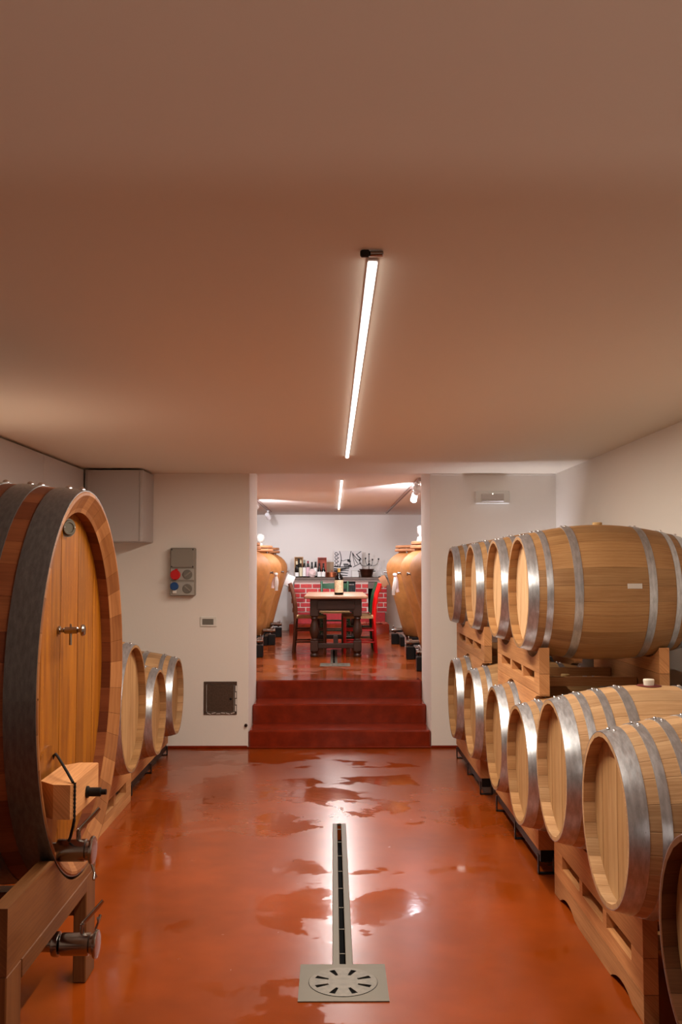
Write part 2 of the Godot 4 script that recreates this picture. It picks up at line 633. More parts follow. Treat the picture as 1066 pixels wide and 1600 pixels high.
# a slab with one straight-sided hole right through: a grid of cells, one of them left out
func slab_with_hole(xs: Array, ds: Array, y0: float, y1: float) -> ArrayMesh:
	var st := begin()
	for i in 3:
		for j in 3:
			if i == 1 and j == 1:
				continue
			for y in [y0, y1]:
				var pts := [Vector3(xs[i], y, -ds[j]), Vector3(xs[i + 1], y, -ds[j]), Vector3(xs[i + 1], y, -ds[j + 1]), Vector3(xs[i], y, -ds[j + 1])]
				face(st, pts, Vector3(0, 1 if y == y1 else -1, 0), [Vector2.ZERO, Vector2.ZERO, Vector2.ZERO, Vector2.ZERO])
	var u := [Vector2.ZERO, Vector2.ZERO, Vector2.ZERO, Vector2.ZERO]
	for s in [[0, 3, 1.0], [1, 2, -1.0]]:
		var a: float = xs[s[0]]
		var b: float = xs[s[1]]
		var e: float = ds[s[0]]
		var f: float = ds[s[1]]
		var g: float = s[2]
		face(st, [Vector3(a, y0, -e), Vector3(a, y0, -f), Vector3(a, y1, -f), Vector3(a, y1, -e)], Vector3(-g, 0, 0), u)
		face(st, [Vector3(b, y0, -e), Vector3(b, y0, -f), Vector3(b, y1, -f), Vector3(b, y1, -e)], Vector3(g, 0, 0), u)
		face(st, [Vector3(a, y0, -e), Vector3(b, y0, -e), Vector3(b, y1, -e), Vector3(a, y1, -e)], Vector3(0, 0, g), u)
		face(st, [Vector3(a, y0, -f), Vector3(b, y0, -f), Vector3(b, y1, -f), Vector3(a, y1, -f)], Vector3(0, 0, -g), u)
	return fin(st)

func build_room() -> void:
	var pl: Material = mats.plaster
	struct("floor", slab_with_hole([-2.4, 0.024, 0.058, 2.15], [-2.6, 4.06, 6.23, 8.9], -0.2, 0.0), mats.floor_resin)
	struct("floor_upper", slab_with_hole([-2.6, -0.002, 0.034, 2.6], [9.70, 11.1, 13.3, 17.4], UPPER - 0.2, UPPER), mats.floor_resin)
	struct("ceiling", room_box(-2.4, 2.15, CEIL, CEIL + 0.3, -2.6, WALLZ), mats.ceiling_paint)
	struct("ceiling_upper", room_box(-2.6, 2.6, CEIL2, CEIL2 + 0.23, WALLZ, 17.4), mats.plaster)
	struct("wall_left", room_box(-2.45, -2.25, -0.2, CEIL + 0.1, -2.6, 8.9), pl)
	struct("wall_right", room_box(2.0, 2.2, -0.2, CEIL + 0.1, -2.6, 8.9), pl)
	struct("wall_front", room_box(-2.45, 2.2, -0.2, CEIL + 0.1, -2.7, -2.5), pl)
	struct("wall_back_left", room_box(-2.7, -0.745, -0.2, CEIL2 + 0.1, WALLZ, WALLB, 0.004), pl)
	struct("wall_back_right", room_box(0.872, 2.7, -0.2, CEIL2 + 0.1, WALLZ, WALLB, 0.004), pl)
	struct("wall_far", room_box(-2.7, 2.7, 0.2, CEIL2 + 0.1, 17.2, 17.4), pl)
	struct("wall_far_left", room_box(-2.7, -2.45, 0.2, CEIL2 + 0.1, WALLB - 0.05, 17.4), pl)
	struct("wall_far_right", room_box(2.45, 2.7, 0.2, CEIL2 + 0.1, WALLB - 0.05, 17.4), pl)
	# narrow ledge under the ceiling on the right, shaped to catch the uplight as a bright line
	struct("trim_1", room_box(0.88, 1.995, CEIL - 0.012, CEIL - 0.0005, WALLZ - 0.018, WALLZ + 0.01, 0.001), pl)
	# resin turned up a little way against the walls
	struct("baseboard_left", room_box(-2.24, -0.75, 0.0, 0.022, WALLZ - 0.014, WALLZ + 0.01, 0.004), mats.step_resin)
	struct("baseboard_steps", room_box(-0.75, 0.872, 0.0, 0.016, WALLZ - 0.024, WALLZ + 0.01, 0.006), mats.step_resin)
	struct("baseboard_right", room_box(0.872, 1.99, 0.0, 0.022, WALLZ - 0.014, WALLZ + 0.01, 0.004), mats.step_resin)
	# steps up through the opening
	var steps := Node3D.new()
	steps.name = "floor_steps"
	steps.set_meta("kind", "structure")
	add_child(steps)
	var hs := [0.155, 0.325, UPPER + 0.0005]
	var ds := [WALLZ - 0.004, 9.227, 9.677, 9.9]
	for i in 3:
		var st := begin()
		bx(st, Vector3(0.0635, (hs[i] - 0.2) * 0.5, -(ds[i] + 9.9) * 0.5), Vector3(1.613, hs[i] + 0.2, 9.9 - ds[i]), 0.014)
		part("step", fin(st), mats.step_resin, steps)
	# boxed-in duct along the left wall and across the corner, a dark gap left under the ceiling
	var duct := thing("duct_boxing", "pale boxed-in duct hung high in the corner above the large oval vat", "duct", Vector3(-2.1, 1.81, -8.3))
	for i in 4:
		var d0: float = [0.2, 2.7, 5.2, 7.15][i]
		var d1: float = [2.695, 5.195, 7.145, 8.3][i]
		part("side_panel", box(Vector3(-0.071, 0.302, 8.3 - (d0 + d1) * 0.5), Vector3(0.14, 0.604, d1 - d0), 0.003), mats.duct_paint, duct)
	part("end_box", box(Vector3(0.255, 0.302, -0.247), Vector3(0.49, 0.604, 0.49), 0.004), mats.duct_paint, duct)
	part("cover_strip", box(Vector3(0.045, 0.30, 0.004), Vector3(0.03, 0.59, 0.006), 0.002), mats.duct_paint, duct)
	part("cover_strip", box(Vector3(0.485, 0.30, 0.003), Vector3(0.022, 0.60, 0.006), 0.002), mats.duct_paint, duct)

func build_lamps() -> void:
	# the long strip on the cellar ceiling
	strip_lamp("strip_light", "long glowing white strip light on the cellar ceiling", 0.108, 2.62, 7.37, CEIL, strip_energy)
	strip_lamp("strip_light", "short bright strip light on the tasting room ceiling beyond the opening", 0.094, 10.2, 15.3, CEIL2, strip_two_energy)
	var cab := thing("cable_feed", "small dark cable feed on the ceiling at the near end of the strip light", "cable feed", Vector3(0.105, CEIL, -2.55))
	part("clip", box(Vector3(-0.02, -0.009, 0), Vector3(0.026, 0.018, 0.016), 0.004), mats.black_steel, cab)
	var st := begin()
	cur = xf(Vector3(0.006, -0.009, 0), rot(0, 0, 90))
	lathe(st, rod(0.008, -0.022, 0.014, 0.002), 12)
	cur = Transform3D.IDENTITY
	part("plug", fin(st), mats.steel, cab)
	# unseen lamp behind the barrel racks on the right, placed to light the end wall
	wall_wash("unseen_wall_uplight", "unseen wall lamp behind the last top row barrel, placed to light the end wall", Vector3(1.70, 1.08, -WALLZ), uplight_energy, Color(0.95, 0.95, 1.0), 24.0)
	wall_wash("unseen_wall_uplight", "unseen wall lamp out of view behind the oval vat, placed to light the ceiling", Vector3(-2.06, 1.25, -5.25), 0.35, Color(1.0, 0.88, 0.78), -12.0)  # unseen, placed to brighten the left edge of the ceiling
	# unseen lamp behind the camera, its lip shaped to shade the ceiling further in
	var up := thing("unseen_floor_uplight", "unseen floor lamp behind the camera, its raised lip placed to shade the ceiling", "lamp", Vector3(1.5, 0.0, 0.7))
	part("lip", box(Vector3(0, 0.244, -0.3), Vector3(1.3, 0.488, 0.012), 0.001), mats.black_steel, up)
	part("back", box(Vector3(0, 0.06, 0.1), Vector3(1.3, 0.12, 0.01), 0.001), mats.black_steel, up)
	part("base", box(Vector3(0, 0.01, -0.1), Vector3(1.3, 0.02, 0.42), 0.001), mats.black_steel, up)
	st = begin()
	lathe(st, rod(0.04, 0.02, 0.22, 0.004), 24)
	part("body", fin(st), mats.steel, up)
	st = begin()
	cur = xf(Vector3(0, 0.222, 0))
	lathe(st, rod(0.035, 0.0, 0.006, 0.002), 24)
	cur = Transform3D.IDENTITY
	part("glowing_face", fin(st), mats.lamp_glow, up)
	var sp := SpotLight3D.new()
	sp.name = "uplight"
	sp.position = Vector3(0, 0.255, 0)
	sp.rotation = Vector3(PI / 2, 0, 0)
	sp.spot_angle = 75
	sp.spot_angle_attenuation = 0.5
	sp.spot_range = 12
	sp.spot_attenuation = 2
	sp.light_size = 0.012
	sp.light_energy = 1.25
	sp.light_color = Color(1.0, 0.92, 0.88)
	sp.shadow_enabled = true
	up.add_child(sp)

func strip_lamp(called: String, label: String, x: float, d0: float, d1: float, top: float, energy: float) -> void:
	var l := d1 - d0
	var t := thing(called, label, "strip light", Vector3(x, top, -(d0 + d1) * 0.5))
	part("channel", box(Vector3(0, -0.004, 0), Vector3(0.030, 0.008, l), 0.001), mats.lamp_white, t)
	part("diffuser", box(Vector3(0, -0.013, 0), Vector3(0.024, 0.012, l + 0.001), 0.004), mats.lamp_glow, t)
	for s in [-1.0, 1.0]:
		part("end_cap", box(Vector3(0, -0.004, s * (l * 0.5 + 0.003)), Vector3(0.028, 0.007, 0.006), 0.001), mats.lamp_white, t)
	var a := AreaLight3D.new()
	a.name = "strip_glow"
	a.area_size = Vector2(0.026, l)
	a.position = Vector3(0, -0.022, 0)
	a.rotation = Vector3(-PI / 2, 0, 0)
	a.light_energy = energy
	a.light_color = Color(1.0, 0.95, 0.88) if top < CEIL2 else Color(1.0, 0.98, 0.97)
	a.shadow_enabled = true
	t.add_child(a)

func wall_wash(called: String, label: String, at: Vector3, energy: float, color: Color, lean: float) -> void:
	var t := thing(called, label, "lamp", at)
	part("base", box(Vector3(0, 0, 0.006), Vector3(0.10, 0.12, 0.012), 0.003), mats.black_steel, t)
	part("housing", box(Vector3(0, 0, 0.062), Vector3(0.14, 0.10, 0.10), 0.006), mats.black_steel, t)
	part("glowing_face", box(Vector3(0, 0.053, 0.062), Vector3(0.12, 0.006, 0.08), 0.001), mats.lamp_glow, t)
	var s := SpotLight3D.new()
	s.name = "wash_light"
	s.position = Vector3(0, 0.07, 0.062)
	s.rotation = Vector3(PI / 2, 0, deg_to_rad(lean))
	s.spot_angle = 60
	s.spot_angle_attenuation = 0.9
	s.spot_range = 12
	s.spot_attenuation = 2
	s.light_size = 0.03
	s.light_energy = energy
	s.light_color = color
	s.shadow_enabled = true
	t.add_child(s)

# ==================================================================== floor drains
func grate_disc(st: SurfaceTool, r: float, slots: int, r0: float, r1: float, hw0: float, hw1: float) -> void:
	# flat disc at y = 0 with tapering radial slots
	var up := Vector3.UP
	var z := Vector2.ZERO
	var at := func(rad: float, a: float) -> Vector3:
		return Vector3(cos(a) * rad, 0, sin(a) * rad)
	var n := 6
	for k in slots:
		var mid := TAU * (k + 0.5) / slots
		var a0 := mid - PI / slots
		var a1 := mid + PI / slots
		for i in n * 2:
			var b0 := lerpf(a0, a1, i / (2.0 * n))
			var b1 := lerpf(a0, a1, (i + 1) / (2.0 * n))
			face(st, [Vector3.ZERO, at.call(r0, b0), at.call(r0, b1)], up, [z, z, z])
			face(st, [at.call(r1, b0), at.call(r, b0), at.call(r, b1), at.call(r1, b1)], up, [z, z, z, z])
		for s in [-1.0, 1.0]:
			for i in n:
				var f0 := i / float(n)
				var f1 := (i + 1) / float(n)
				var e0 := lerpf(hw0 / r0, PI / slots, f0)
				var e1 := lerpf(hw0 / r0, PI / slots, f1)
				var g0 := lerpf(hw1 / r1, PI / slots, f0)
				var g1 := lerpf(hw1 / r1, PI / slots, f1)
				face(st, [at.call(r0, mid + s * e0), at.call(r1, mid + s * g0), at.call(r1, mid + s * g1), at.call(r0, mid + s * e1)], up, [z, z, z, z])
			face(st, [at.call(r0, mid + s * hw0 / r0), at.call(r1, mid + s * hw1 / r1), at.call(r1, mid + s * hw1 / r1) - up * 0.004, at.call(r0, mid + s * hw0 / r0) - up * 0.004], at.call(1.0, mid - s * PI / 2), [z, z, z, z])

func drain(x: float, d0: float, d1: float, y: float, size: float, where: String, px: float) -> void:
	# channel frame set into the floor, and the square gully plate at its near end
	var l := d1 - d0
	var ch := thing("drain_channel", "long narrow steel drain channel with a dark slot, " + where, "floor drain", Vector3(x, y, -(d0 + d1) * 0.5))
	for s in [-1.0, 1.0]:
		part("edge_rail", box(Vector3(s * 0.0265, -0.004, 0), Vector3(0.030, 0.013, l), 0.002), mats.drain_steel, ch)
	part("end_rail", box(Vector3(0, -0.004, -l * 0.5 + 0.003), Vector3(0.023, 0.013, 0.007), 0.001), mats.drain_steel, ch)
	var st := begin()
	bx(st, Vector3(0, -0.10, 0), Vector3(0.030, 0.004, l), 0.0)
	for s in [-1.0, 1.0]:
		bx(st, Vector3(s * 0.014, -0.055, 0), Vector3(0.003, 0.088, l), 0.0)
		bx(st, Vector3(0, -0.055, s * (l * 0.5 - 0.003)), Vector3(0.025, 0.088, 0.003), 0.0)
	part("gutter", fin(st), mats.recess_shade_black, ch)  # near-black stands for the shade down in the channel
	for i in 8:
		part("spacer", box(Vector3(0, -0.006, l * (0.44 - i * 0.127)), Vector3(0.024, 0.004, 0.006), 0.001), mats.drain_steel, ch)
	var g := thing("gully_plate", "square steel gully plate with a round slotted grate, " + where, "floor drain", Vector3(px, y, -(d0 - size * 0.5)))
	st = begin()
	var r := size * 0.395
	var h := size * 0.5
	var z := Vector2.ZERO
	var n := 48
	for i in n:
		var a := TAU * i / n
		var b := TAU * (i + 1) / n
		var oa := Vector3(cos(a), 0, sin(a))
		var ob := Vector3(cos(b), 0, sin(b))
		var sa := oa * h / maxf(absf(oa.x), absf(oa.z))
		var sb := ob * h / maxf(absf(ob.x), absf(ob.z))
		var yy := Vector3(0, 0.004, 0)
		face(st, [oa * r + yy, sa + yy, sb + yy, ob * r + yy], Vector3.UP, [z, z, z, z])
		face(st, [sa + yy, sb + yy, sb, sa], oa, [z, z, z, z])
		face(st, [oa * r + yy, ob * r + yy, ob * r, oa * r], -oa, [z, z, z, z])
	part("frame", fin(st), mats.drain_steel, g)
	st = begin()
	cur = xf(Vector3(0, 0.0055, 0))
	grate_disc(st, r - 0.002, 8, size * 0.18, size * 0.335, 0.0055, 0.012)
	cur = Transform3D.IDENTITY
	part("grate", fin(st), mats.grate_steel, g)
	st = begin()
	cur = xf(Vector3(0, 0.0012, 0))
	lathe(st, [Vector2(0, 0), Vector2(0.0001, 0), Vector2(r, 0), Vector2(r, 0.0005), Vector2(0, 0.0005)], 32)
	cur = Transform3D.IDENTITY
	part("well_shade", fin(st), mats.recess_shade_black, g)  # flat black disc stands for the dark depth under the slots

func build_drains() -> void:
	var m := mat("grate_steel", Color(0.43, 0.40, 0.35), 0.45, 0.6)
	m.albedo_texture = tex.mottle
	world_map(m, Vector3.ONE * 3.0, false)
	drain(0.041, 4.055, 6.235, 0.0, 0.338, "in the cellar floor", 0.041)
	drain(0.016, 11.34, 13.25, UPPER, 0.338, "in the tasting room floor", 0.028)

# ==================================================================== fittings on the end wall
func disc_x(st: SurfaceTool, c: Vector3, r: float, d: float, seg := 24, bev := 0.002) -> void:
	# short cylinder whose axis is z, its front at c.z + d
	var keep := cur
	cur = keep * xf(c, rot(90, 0, 0))
	lathe(st, rod(r, 0.0, d, bev), seg)
	cur = keep

func build_wall_fittings() -> void:
	var z := -WALLZ
	var b := thing("socket_panel", "grey wall-mounted socket panel with one red and one blue outlet", "socket panel", Vector3(-1.324, 1.552, z))
	part("body", box(Vector3(0, 0, 0.045), Vector3(0.22, 0.424, 0.09), 0.008), mats.grey_plastic, b)
	part("top_cover", box(Vector3(0, 0.122, 0.096), Vector3(0.206, 0.168, 0.012), 0.005), mats.grey_plastic, b)
	part("socket_plate", box(Vector3(0, -0.023, 0.093), Vector3(0.206, 0.10, 0.008), 0.003), mats.grey_plastic_light, b)
	part("socket_plate", box(Vector3(0, -0.147, 0.093), Vector3(0.206, 0.115, 0.008), 0.003), mats.grey_plastic_light, b)
	var st := begin()
	disc_x(st, Vector3(-0.058, -0.026, 0.095), 0.044, 0.042, 28, 0.006)
	bx(st, Vector3(-0.050, 0.012, 0.112), Vector3(0.022, 0.03, 0.03), 0.004)
	part("red_socket", fin(st), mats.red_plastic, b).set_meta("label", "round red industrial socket cover")
	st = begin()
	disc_x(st, Vector3(-0.066, -0.126, 0.095), 0.036, 0.04, 28, 0.006)
	part("blue_socket", fin(st), mats.blue_plastic, b).set_meta("label", "round blue industrial socket cover")
	part("socket_base", box(Vector3(-0.066, -0.172, 0.106), Vector3(0.038, 0.036, 0.022), 0.006), mats.white_plastic, b)
	for y in [-0.023, -0.147]:
		st = begin()
		disc_x(st, Vector3(0.046, y, 0.095), 0.042, 0.012, 28, 0.003)
		var ring := part("round_socket", fin(st), mats.grey_window, b)
		st = begin()
		cur = xf(Vector3(0.046, y, 0.109), rot(0, 0, -40 if y < -0.1 else 35))
		bx(st, Vector3.ZERO, Vector3(0.066, 0.014, 0.008), 0.003)
		cur = Transform3D.IDENTITY
		part("lid_bar", fin(st), mats.grey_plastic, ring)
	for p in [[-0.093, 0.196], [0.093, 0.196], [-0.093, 0.046], [0.093, 0.046]]:
		st = begin()
		disc_x(st, Vector3(p[0], p[1], 0.1), 0.006, 0.004, 10, 0.001)
		part("screw", fin(st), mats.black_steel, b)

	var s := thing("switch_plate", "small white wall plate with a grey window, below the socket panel", "switch plate", Vector3(-1.102, 1.11, z))
	part("frame", box(Vector3(0, 0, 0.006), Vector3(0.148, 0.088, 0.012), 0.004), mats.white_plastic, s)
	part("window", box(Vector3(-0.004, 0, 0.0125), Vector3(0.098, 0.052, 0.004), 0.001), mats.grey_window, s)

	var h := thing("access_hatch", "square brown metal access hatch set low in the end wall", "access hatch", Vector3(-0.992, 0.439, z))
	for q in [[Vector3(0, 0.133, 0.006), Vector3(0.292, 0.022, 0.012)], [Vector3(0, -0.133, 0.006), Vector3(0.292, 0.022, 0.012)], [Vector3(-0.135, 0, 0.006), Vector3(0.022, 0.244, 0.012)], [Vector3(0.135, 0, 0.006), Vector3(0.022, 0.244, 0.012)]]:
		part("frame", box(q[0], q[1], 0.002), mats.hatch_steel, h)
	var dr := part("door", box(Vector3(0, 0, 0.004), Vector3(0.238, 0.236, 0.009), 0.002), mats.hatch_steel, h)
	st = begin()
	disc_x(st, Vector3(0.092, -0.008, 0.008), 0.011, 0.006, 16, 0.001)
	part("lock", fin(st), mats.black_steel, dr)
	for k in 4:
		part("film_scrap", box(Vector3(0.136 + (k % 2) * 0.003, -0.09 + k * 0.058, 0.0135), Vector3(0.012, 0.05, 0.002), 0.0005), mats.foil, h)
	for k in 6:   # torn protective film left on the lower and right edges
		st = begin()
		cur = xf(Vector3(-0.1 + k * 0.042, -0.135 + (k % 2) * 0.004, 0.0135), rot(12, 0, k * 31 % 40 - 20))
		bx(st, Vector3.ZERO, Vector3(0.036, 0.007, 0.002), 0.0005)
		cur = Transform3D.IDENTITY
		part("film_scrap", fin(st), mats.foil, h)

	var e := thing("emergency_light", "flat emergency light box with a tiny glowing dot on the end wall", "emergency light", Vector3(1.425, 2.215, z))
	part("body", box(Vector3(0, 0, 0.028), Vector3(0.304, 0.112, 0.056), 0.006), mats.white_plastic, e)
	part("lens", box(Vector3(0, -0.004, 0.058), Vector3(0.20, 0.07, 0.010), 0.004), mats.lens, e)
	st = begin()
	disc_x(st, Vector3(0.0, 0.030, 0.062), 0.004, 0.004, 10, 0.001)
	part("indicator", fin(st), mats.lamp_glow, e)
	var p := thing("wall_stub", "tiny dark pipe stub in the wall edge beside the steps", "pipe stub", Vector3(-0.765, 0.2, z))
	st = begin()
	disc_x(st, Vector3.ZERO, 0.014, 0.02, 14, 0.002)
	part("sleeve", fin(st), mats.old_copper, p)
	st = begin()
	disc_x(st, Vector3(0, 0, 0.019), 0.007, 0.012, 12, 0.001)
	part("pin", fin(st), mats.black_steel, p)

# ==================================================================== barrels
func bar_r(x: float, len_: float, rim: float, bilge: float) -> float:
	var t := 2.0 * x / len_
	return rim + (bilge - rim) * (1.0 - t * t)

func stave_mesh(len_: float, rim: float, bilge: float, w: float) -> ArrayMesh:
	# one stave: axis of the barrel is x, the stave's middle points to +y, half angle w
	var st := begin()
	var n := 14
	var hw := w * (1.0 - 0.0005 / (w * rim))
	var b := 0.002 / rim
	var angs := [-hw, -hw + b, 0.0, hw - b, hw]
	var drop := [0.0006, 0.0, 0.0, 0.0, 0.0006]
	var th := 0.027
	var pt := func(x: float, a: float, off: float) -> Vector3:
		var r: float = bar_r(x, len_, rim, bilge) + off
		return Vector3(x, cos(a) * r, sin(a) * r)
	for i in n:
		var x0 := lerpf(-len_ / 2, len_ / 2, i / float(n))
		var x1 := lerpf(-len_ / 2, len_ / 2, (i + 1) / float(n))
		for k in 4:
			st.set_smooth_group(1 if k in [1, 2] else (2 if k == 0 else 3))
			var out := Vector3(0, cos((angs[k] + angs[k + 1]) * 0.5), sin((angs[k] + angs[k + 1]) * 0.5))
			face(st, [pt.call(x0, angs[k], -drop[k]), pt.call(x1, angs[k], -drop[k]), pt.call(x1, angs[k + 1], -drop[k + 1]), pt.call(x0, angs[k + 1], -drop[k + 1])], out,
				[Vector2(x0, angs[k] * rim), Vector2(x1, angs[k] * rim), Vector2(x1, angs[k + 1] * rim), Vector2(x0, angs[k + 1] * rim)])
		st.set_smooth_group(4)
		# inside: thinner towards the chime
		var c0 := th if absf(x0) < len_ / 2 - 0.01 else 0.016
		var c1 := th if absf(x1) < len_ / 2 - 0.01 else 0.016
		face(st, [pt.call(x0, -hw, -c0), pt.call(x1, -hw, -c1), pt.call(x1, hw, -c1), pt.call(x0, hw, -c0)], Vector3(0, -1, 0),
			[Vector2(x0, 0.2 - hw * rim), Vector2(x1, 0.2 - hw * rim), Vector2(x1, 0.2 + hw * rim), Vector2(x0, 0.2 + hw * rim)])
		st.set_smooth_group(-1)
		for s in [-1.0, 1.0]:
			face(st, [pt.call(x0, s * hw, -0.0006), pt.call(x1, s * hw, -0.0006), pt.call(x1, s * hw, -c1), pt.call(x0, s * hw, -c0)], Vector3(0, -sin(s * hw) * 0.1, s), [Vector2(x0, 0), Vector2(x1, 0), Vector2(x1, 0.03), Vector2(x0, 0.03)])
	for s in [-1.0, 1.0]:
		var x: float = s * len_ / 2
		face(st, [pt.call(x, -hw, -0.0006), pt.call(x, 0.0, 0.0), pt.call(x, hw, -0.0006), pt.call(x, hw, -0.016), pt.call(x, -hw, -0.016)], Vector3(s, 0, 0),
			[Vector2(0, -0.03), Vector2(0, 0), Vector2(0, 0.03), Vector2(0.02, 0.03), Vector2(0.02, -0.03)])
	return fin(st)

func hoop_mesh(len_: float, rim: float, bilge: float, x0: float, x1: float) -> ArrayMesh:
	# a band that follows the staves, lathed round x
	var t := 0.0022
	var prof := []
	var n := 3
	for i in n + 1:
		var x := lerpf(x0, x1, i / float(n))
		prof.append(Vector2(bar_r(x, len_, rim, bilge) + t, x))
	prof.push_front(Vector2(bar_r(x0, len_, rim, bilge) - 0.001, x0))
	prof.append(Vector2(bar_r(x1, len_, rim, bilge) - 0.001, x1))
	prof.append(prof[0])
	var st := begin()
	cur = xf(Vector3.ZERO, rot(0, 0, -90))   # y axis to x axis
	lathe(st, prof, 72)
	cur = Transform3D.IDENTITY
	return fin(st)

func head_planks(parent: Node3D, x: float, r: float, n: int, material: Array, name_ := "head_board") -> void:
	# boards stand upright in the head; seen from -x
	var edges := [-r]
	for i in range(1, n):
		edges.append(lerpf(-r, r, (i + (0.12 if i % 2 else -0.1)) / n))
	edges.append(r)
	for i in n:
		var z0: float = edges[i] + 0.0006
		var z1: float = edges[i + 1] - 0.0006
		var pts := PackedVector2Array()
		for k in 9:
			var zz := lerpf(z0, z1, k / 8.0)
			pts.append(Vector2(zz, sqrt(maxf(0.0, r * r - zz * zz))))
		for k in 9:
			var zz := lerpf(z1, z0, k / 8.0)
			pts.append(Vector2(zz, -sqrt(maxf(0.0, r * r - zz * zz))))
		# drop doubled points at the very sides of the circle
		var clean := PackedVector2Array()
		for p in pts:
			if clean.is_empty() or clean[clean.size() - 1].distance_to(p) > 1e-5:
				clean.append(p)
		if clean[0].distance_to(clean[clean.size() - 1]) < 1e-5:
			clean.remove_at(clean.size() - 1)
		part(name_, plate(clean, 0.02, Vector2(i * 0.43, i * 0.171), true), material[i % material.size()], parent, xf(Vector3(x + 0.01 + (0.0008 if i % 2 else 0.0), 0, 0), rot(0, -90, 0)))

func make_barrel(called: String, len_: float, rim: float, bilge: float, bands: Array, staves: int, tone: String, label: String, group: String, bung := "bung") -> Node3D:
	# origin under the middle of the barrel; axis along x, the seen head towards -x
	var t := thing(called, label, "barrel", Vector3.ZERO, 0.0, group)
	var axis := Vector3(0, bilge, 0)
	var widths := [0.86, 1.0, 1.14]
	var meshes := []
	var total := 0.0
	for i in staves:
		total += widths[(i * 2 + i / 5) % 3]
	for k in 3:
		meshes.append(stave_mesh(len_, rim, bilge, PI * widths[k] / total))
	var a := 0.03
	for i in staves:
		var k := (i * 2 + i / 5) % 3
		var w: float = PI * widths[k] / total
		a += w
		part("stave", meshes[k], oak(tone, i * 7 + i / 3), t, Transform3D(Basis(Vector3.RIGHT, a), axis))
		a += w
	var hr := bar_r(len_ / 2 - 0.045, len_, rim, bilge) - 0.026
	head_planks(t, -len_ / 2 + 0.045, hr, 6, [mats.head_oak, mats.head_oak_deep])
	for c in t.get_children():
		if String(c.name).begins_with("head_board"):
			c.position += axis
	var st := begin()
	cur = xf(axis + Vector3(len_ / 2 - 0.065, 0, 0), rot(0, 0, -90))
	lathe(st, rod(hr, 0.0, 0.02, 0.002), 40)
	cur = Transform3D.IDENTITY
	part("rear_head", fin(st), mats.head_oak, t)
	st = begin()
	dome(st, 0.0085, 0.007, 10)
	var rivet := fin(st)
	for s in [-1.0, 1.0]:
		for q in bands:
			var x0: float = s * (len_ / 2 - q[0])
			var x1: float = s * (len_ / 2 - q[1])
			var hp := part("hoop", hoop_mesh(len_, rim, bilge, minf(x0, x1), maxf(x0, x1)), mats.zinc, t, xf(axis))
			var xm := (x0 + x1) * 0.5
			var rr := bar_r(xm, len_, rim, bilge) + 0.0018
			for ang in [-0.05, 0.07]:
				part("rivet", rivet, mats.rivet, hp, Transform3D(Basis(Vector3.RIGHT, ang), Vector3(xm + ang * 0.1, cos(ang) * rr, sin(ang) * rr)))
	st = begin()
	lathe(st, [Vector2(0, -0.02), Vector2(0.019, -0.02), Vector2(0.024, 0.024), Vector2(0.022, 0.027), Vector2(0, 0.027)] if bung == "bung" else [Vector2(0, -0.02), Vector2(0.024, -0.02), Vector2(0.026, 0.010), Vector2(0.024, 0.013), Vector2(0, 0.013)], 20)
	part("bung", fin(st), mats.bung if bung == "bung" else mats.cork, t, xf(Vector3(0, bilge * 2.0, 0)))
	return t

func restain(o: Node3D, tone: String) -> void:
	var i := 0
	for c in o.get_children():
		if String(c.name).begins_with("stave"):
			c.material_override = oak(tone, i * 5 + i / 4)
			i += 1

# ==================================================================== racks
func arc_edge(pts: PackedVector2Array, centres: Array, x0: float, x1: float, y: float, up: bool, cap := 0.11) -> void:
	# append the edge from x0 to x1 at height y, dipped by the circles [x, y, r]; «up» where the board lies below its edge
	var n := 60
	for i in n + 1:
		var x := lerpf(x0, x1, i / float(n))
		var yy := y
		for c in centres:
			var d: float = x - c[0]
			if absf(d) < c[2]:
				var e: float = sqrt(c[2] * c[2] - d * d)
				if up:
					yy = minf(yy, maxf(c[1] - e, y - cap))
				else:
					yy = maxf(yy, minf(c[1] + e, y + cap))
		if yy != y or i == 0 or i == n or (i % 10 == 0):
			pts.append(Vector2(x, yy))

# a rack of upright board frames: three boards, the middle one notched with three slots; local x runs along the rack (away from the camera)
func rack_panel(parent: Node3D, called: String, l: float, ys: Array, above: Array, below: Array, th: float, at: Transform3D, pick := 0, open := true) -> void:
	# ys: bottom, seam, bottom of slots, top of slots, top
	var grp := part(called, null, null, parent, at)
	var a := PackedVector2Array()
	arc_edge(a, below, 0.0, l, ys[0], false)
	a.append(Vector2(l, ys[1] - 0.0014))
	a.append(Vector2(0, ys[1] - 0.0014))
	part("board", plate(a, th, Vector2(0.1, 0.1)), mats["pine_%d" % (pick % 3)], grp)
	var b := PackedVector2Array([Vector2(0, ys[1] + 0.0014), Vector2(l, ys[1] + 0.0014), Vector2(l, ys[3])])
	var gap := l * 0.068
	var sw := l * 0.235
	var x := l - l * 0.12
	for i in 3:
		b.append_array(PackedVector2Array([Vector2(x, ys[3]), Vector2(x, ys[2]), Vector2(x - sw, ys[2]), Vector2(x - sw, ys[3])]))
		x -= sw + gap * (0.55 if i else 0.55)
	b.append(Vector2(0, ys[3]))
	if not open:
		b = PackedVector2Array([Vector2(0, ys[1] + 0.0014), Vector2(l, ys[1] + 0.0014), Vector2(l, ys[3]), Vector2(0, ys[3])])
	part("board", plate(b, th, Vector2(0.5, 0.32)), mats["pine_%d" % ((pick + 1) % 3)], grp)
	var c := PackedVector2Array([Vector2(0, ys[3] + 0.002), Vector2(l, ys[3] + 0.002)])
	arc_edge(c, above, l, 0.0, ys[4], true)
	part("board", plate(c, th, Vector2(0.9, 0.53)), mats["pine_%d" % ((pick + 2) % 3)], grp)

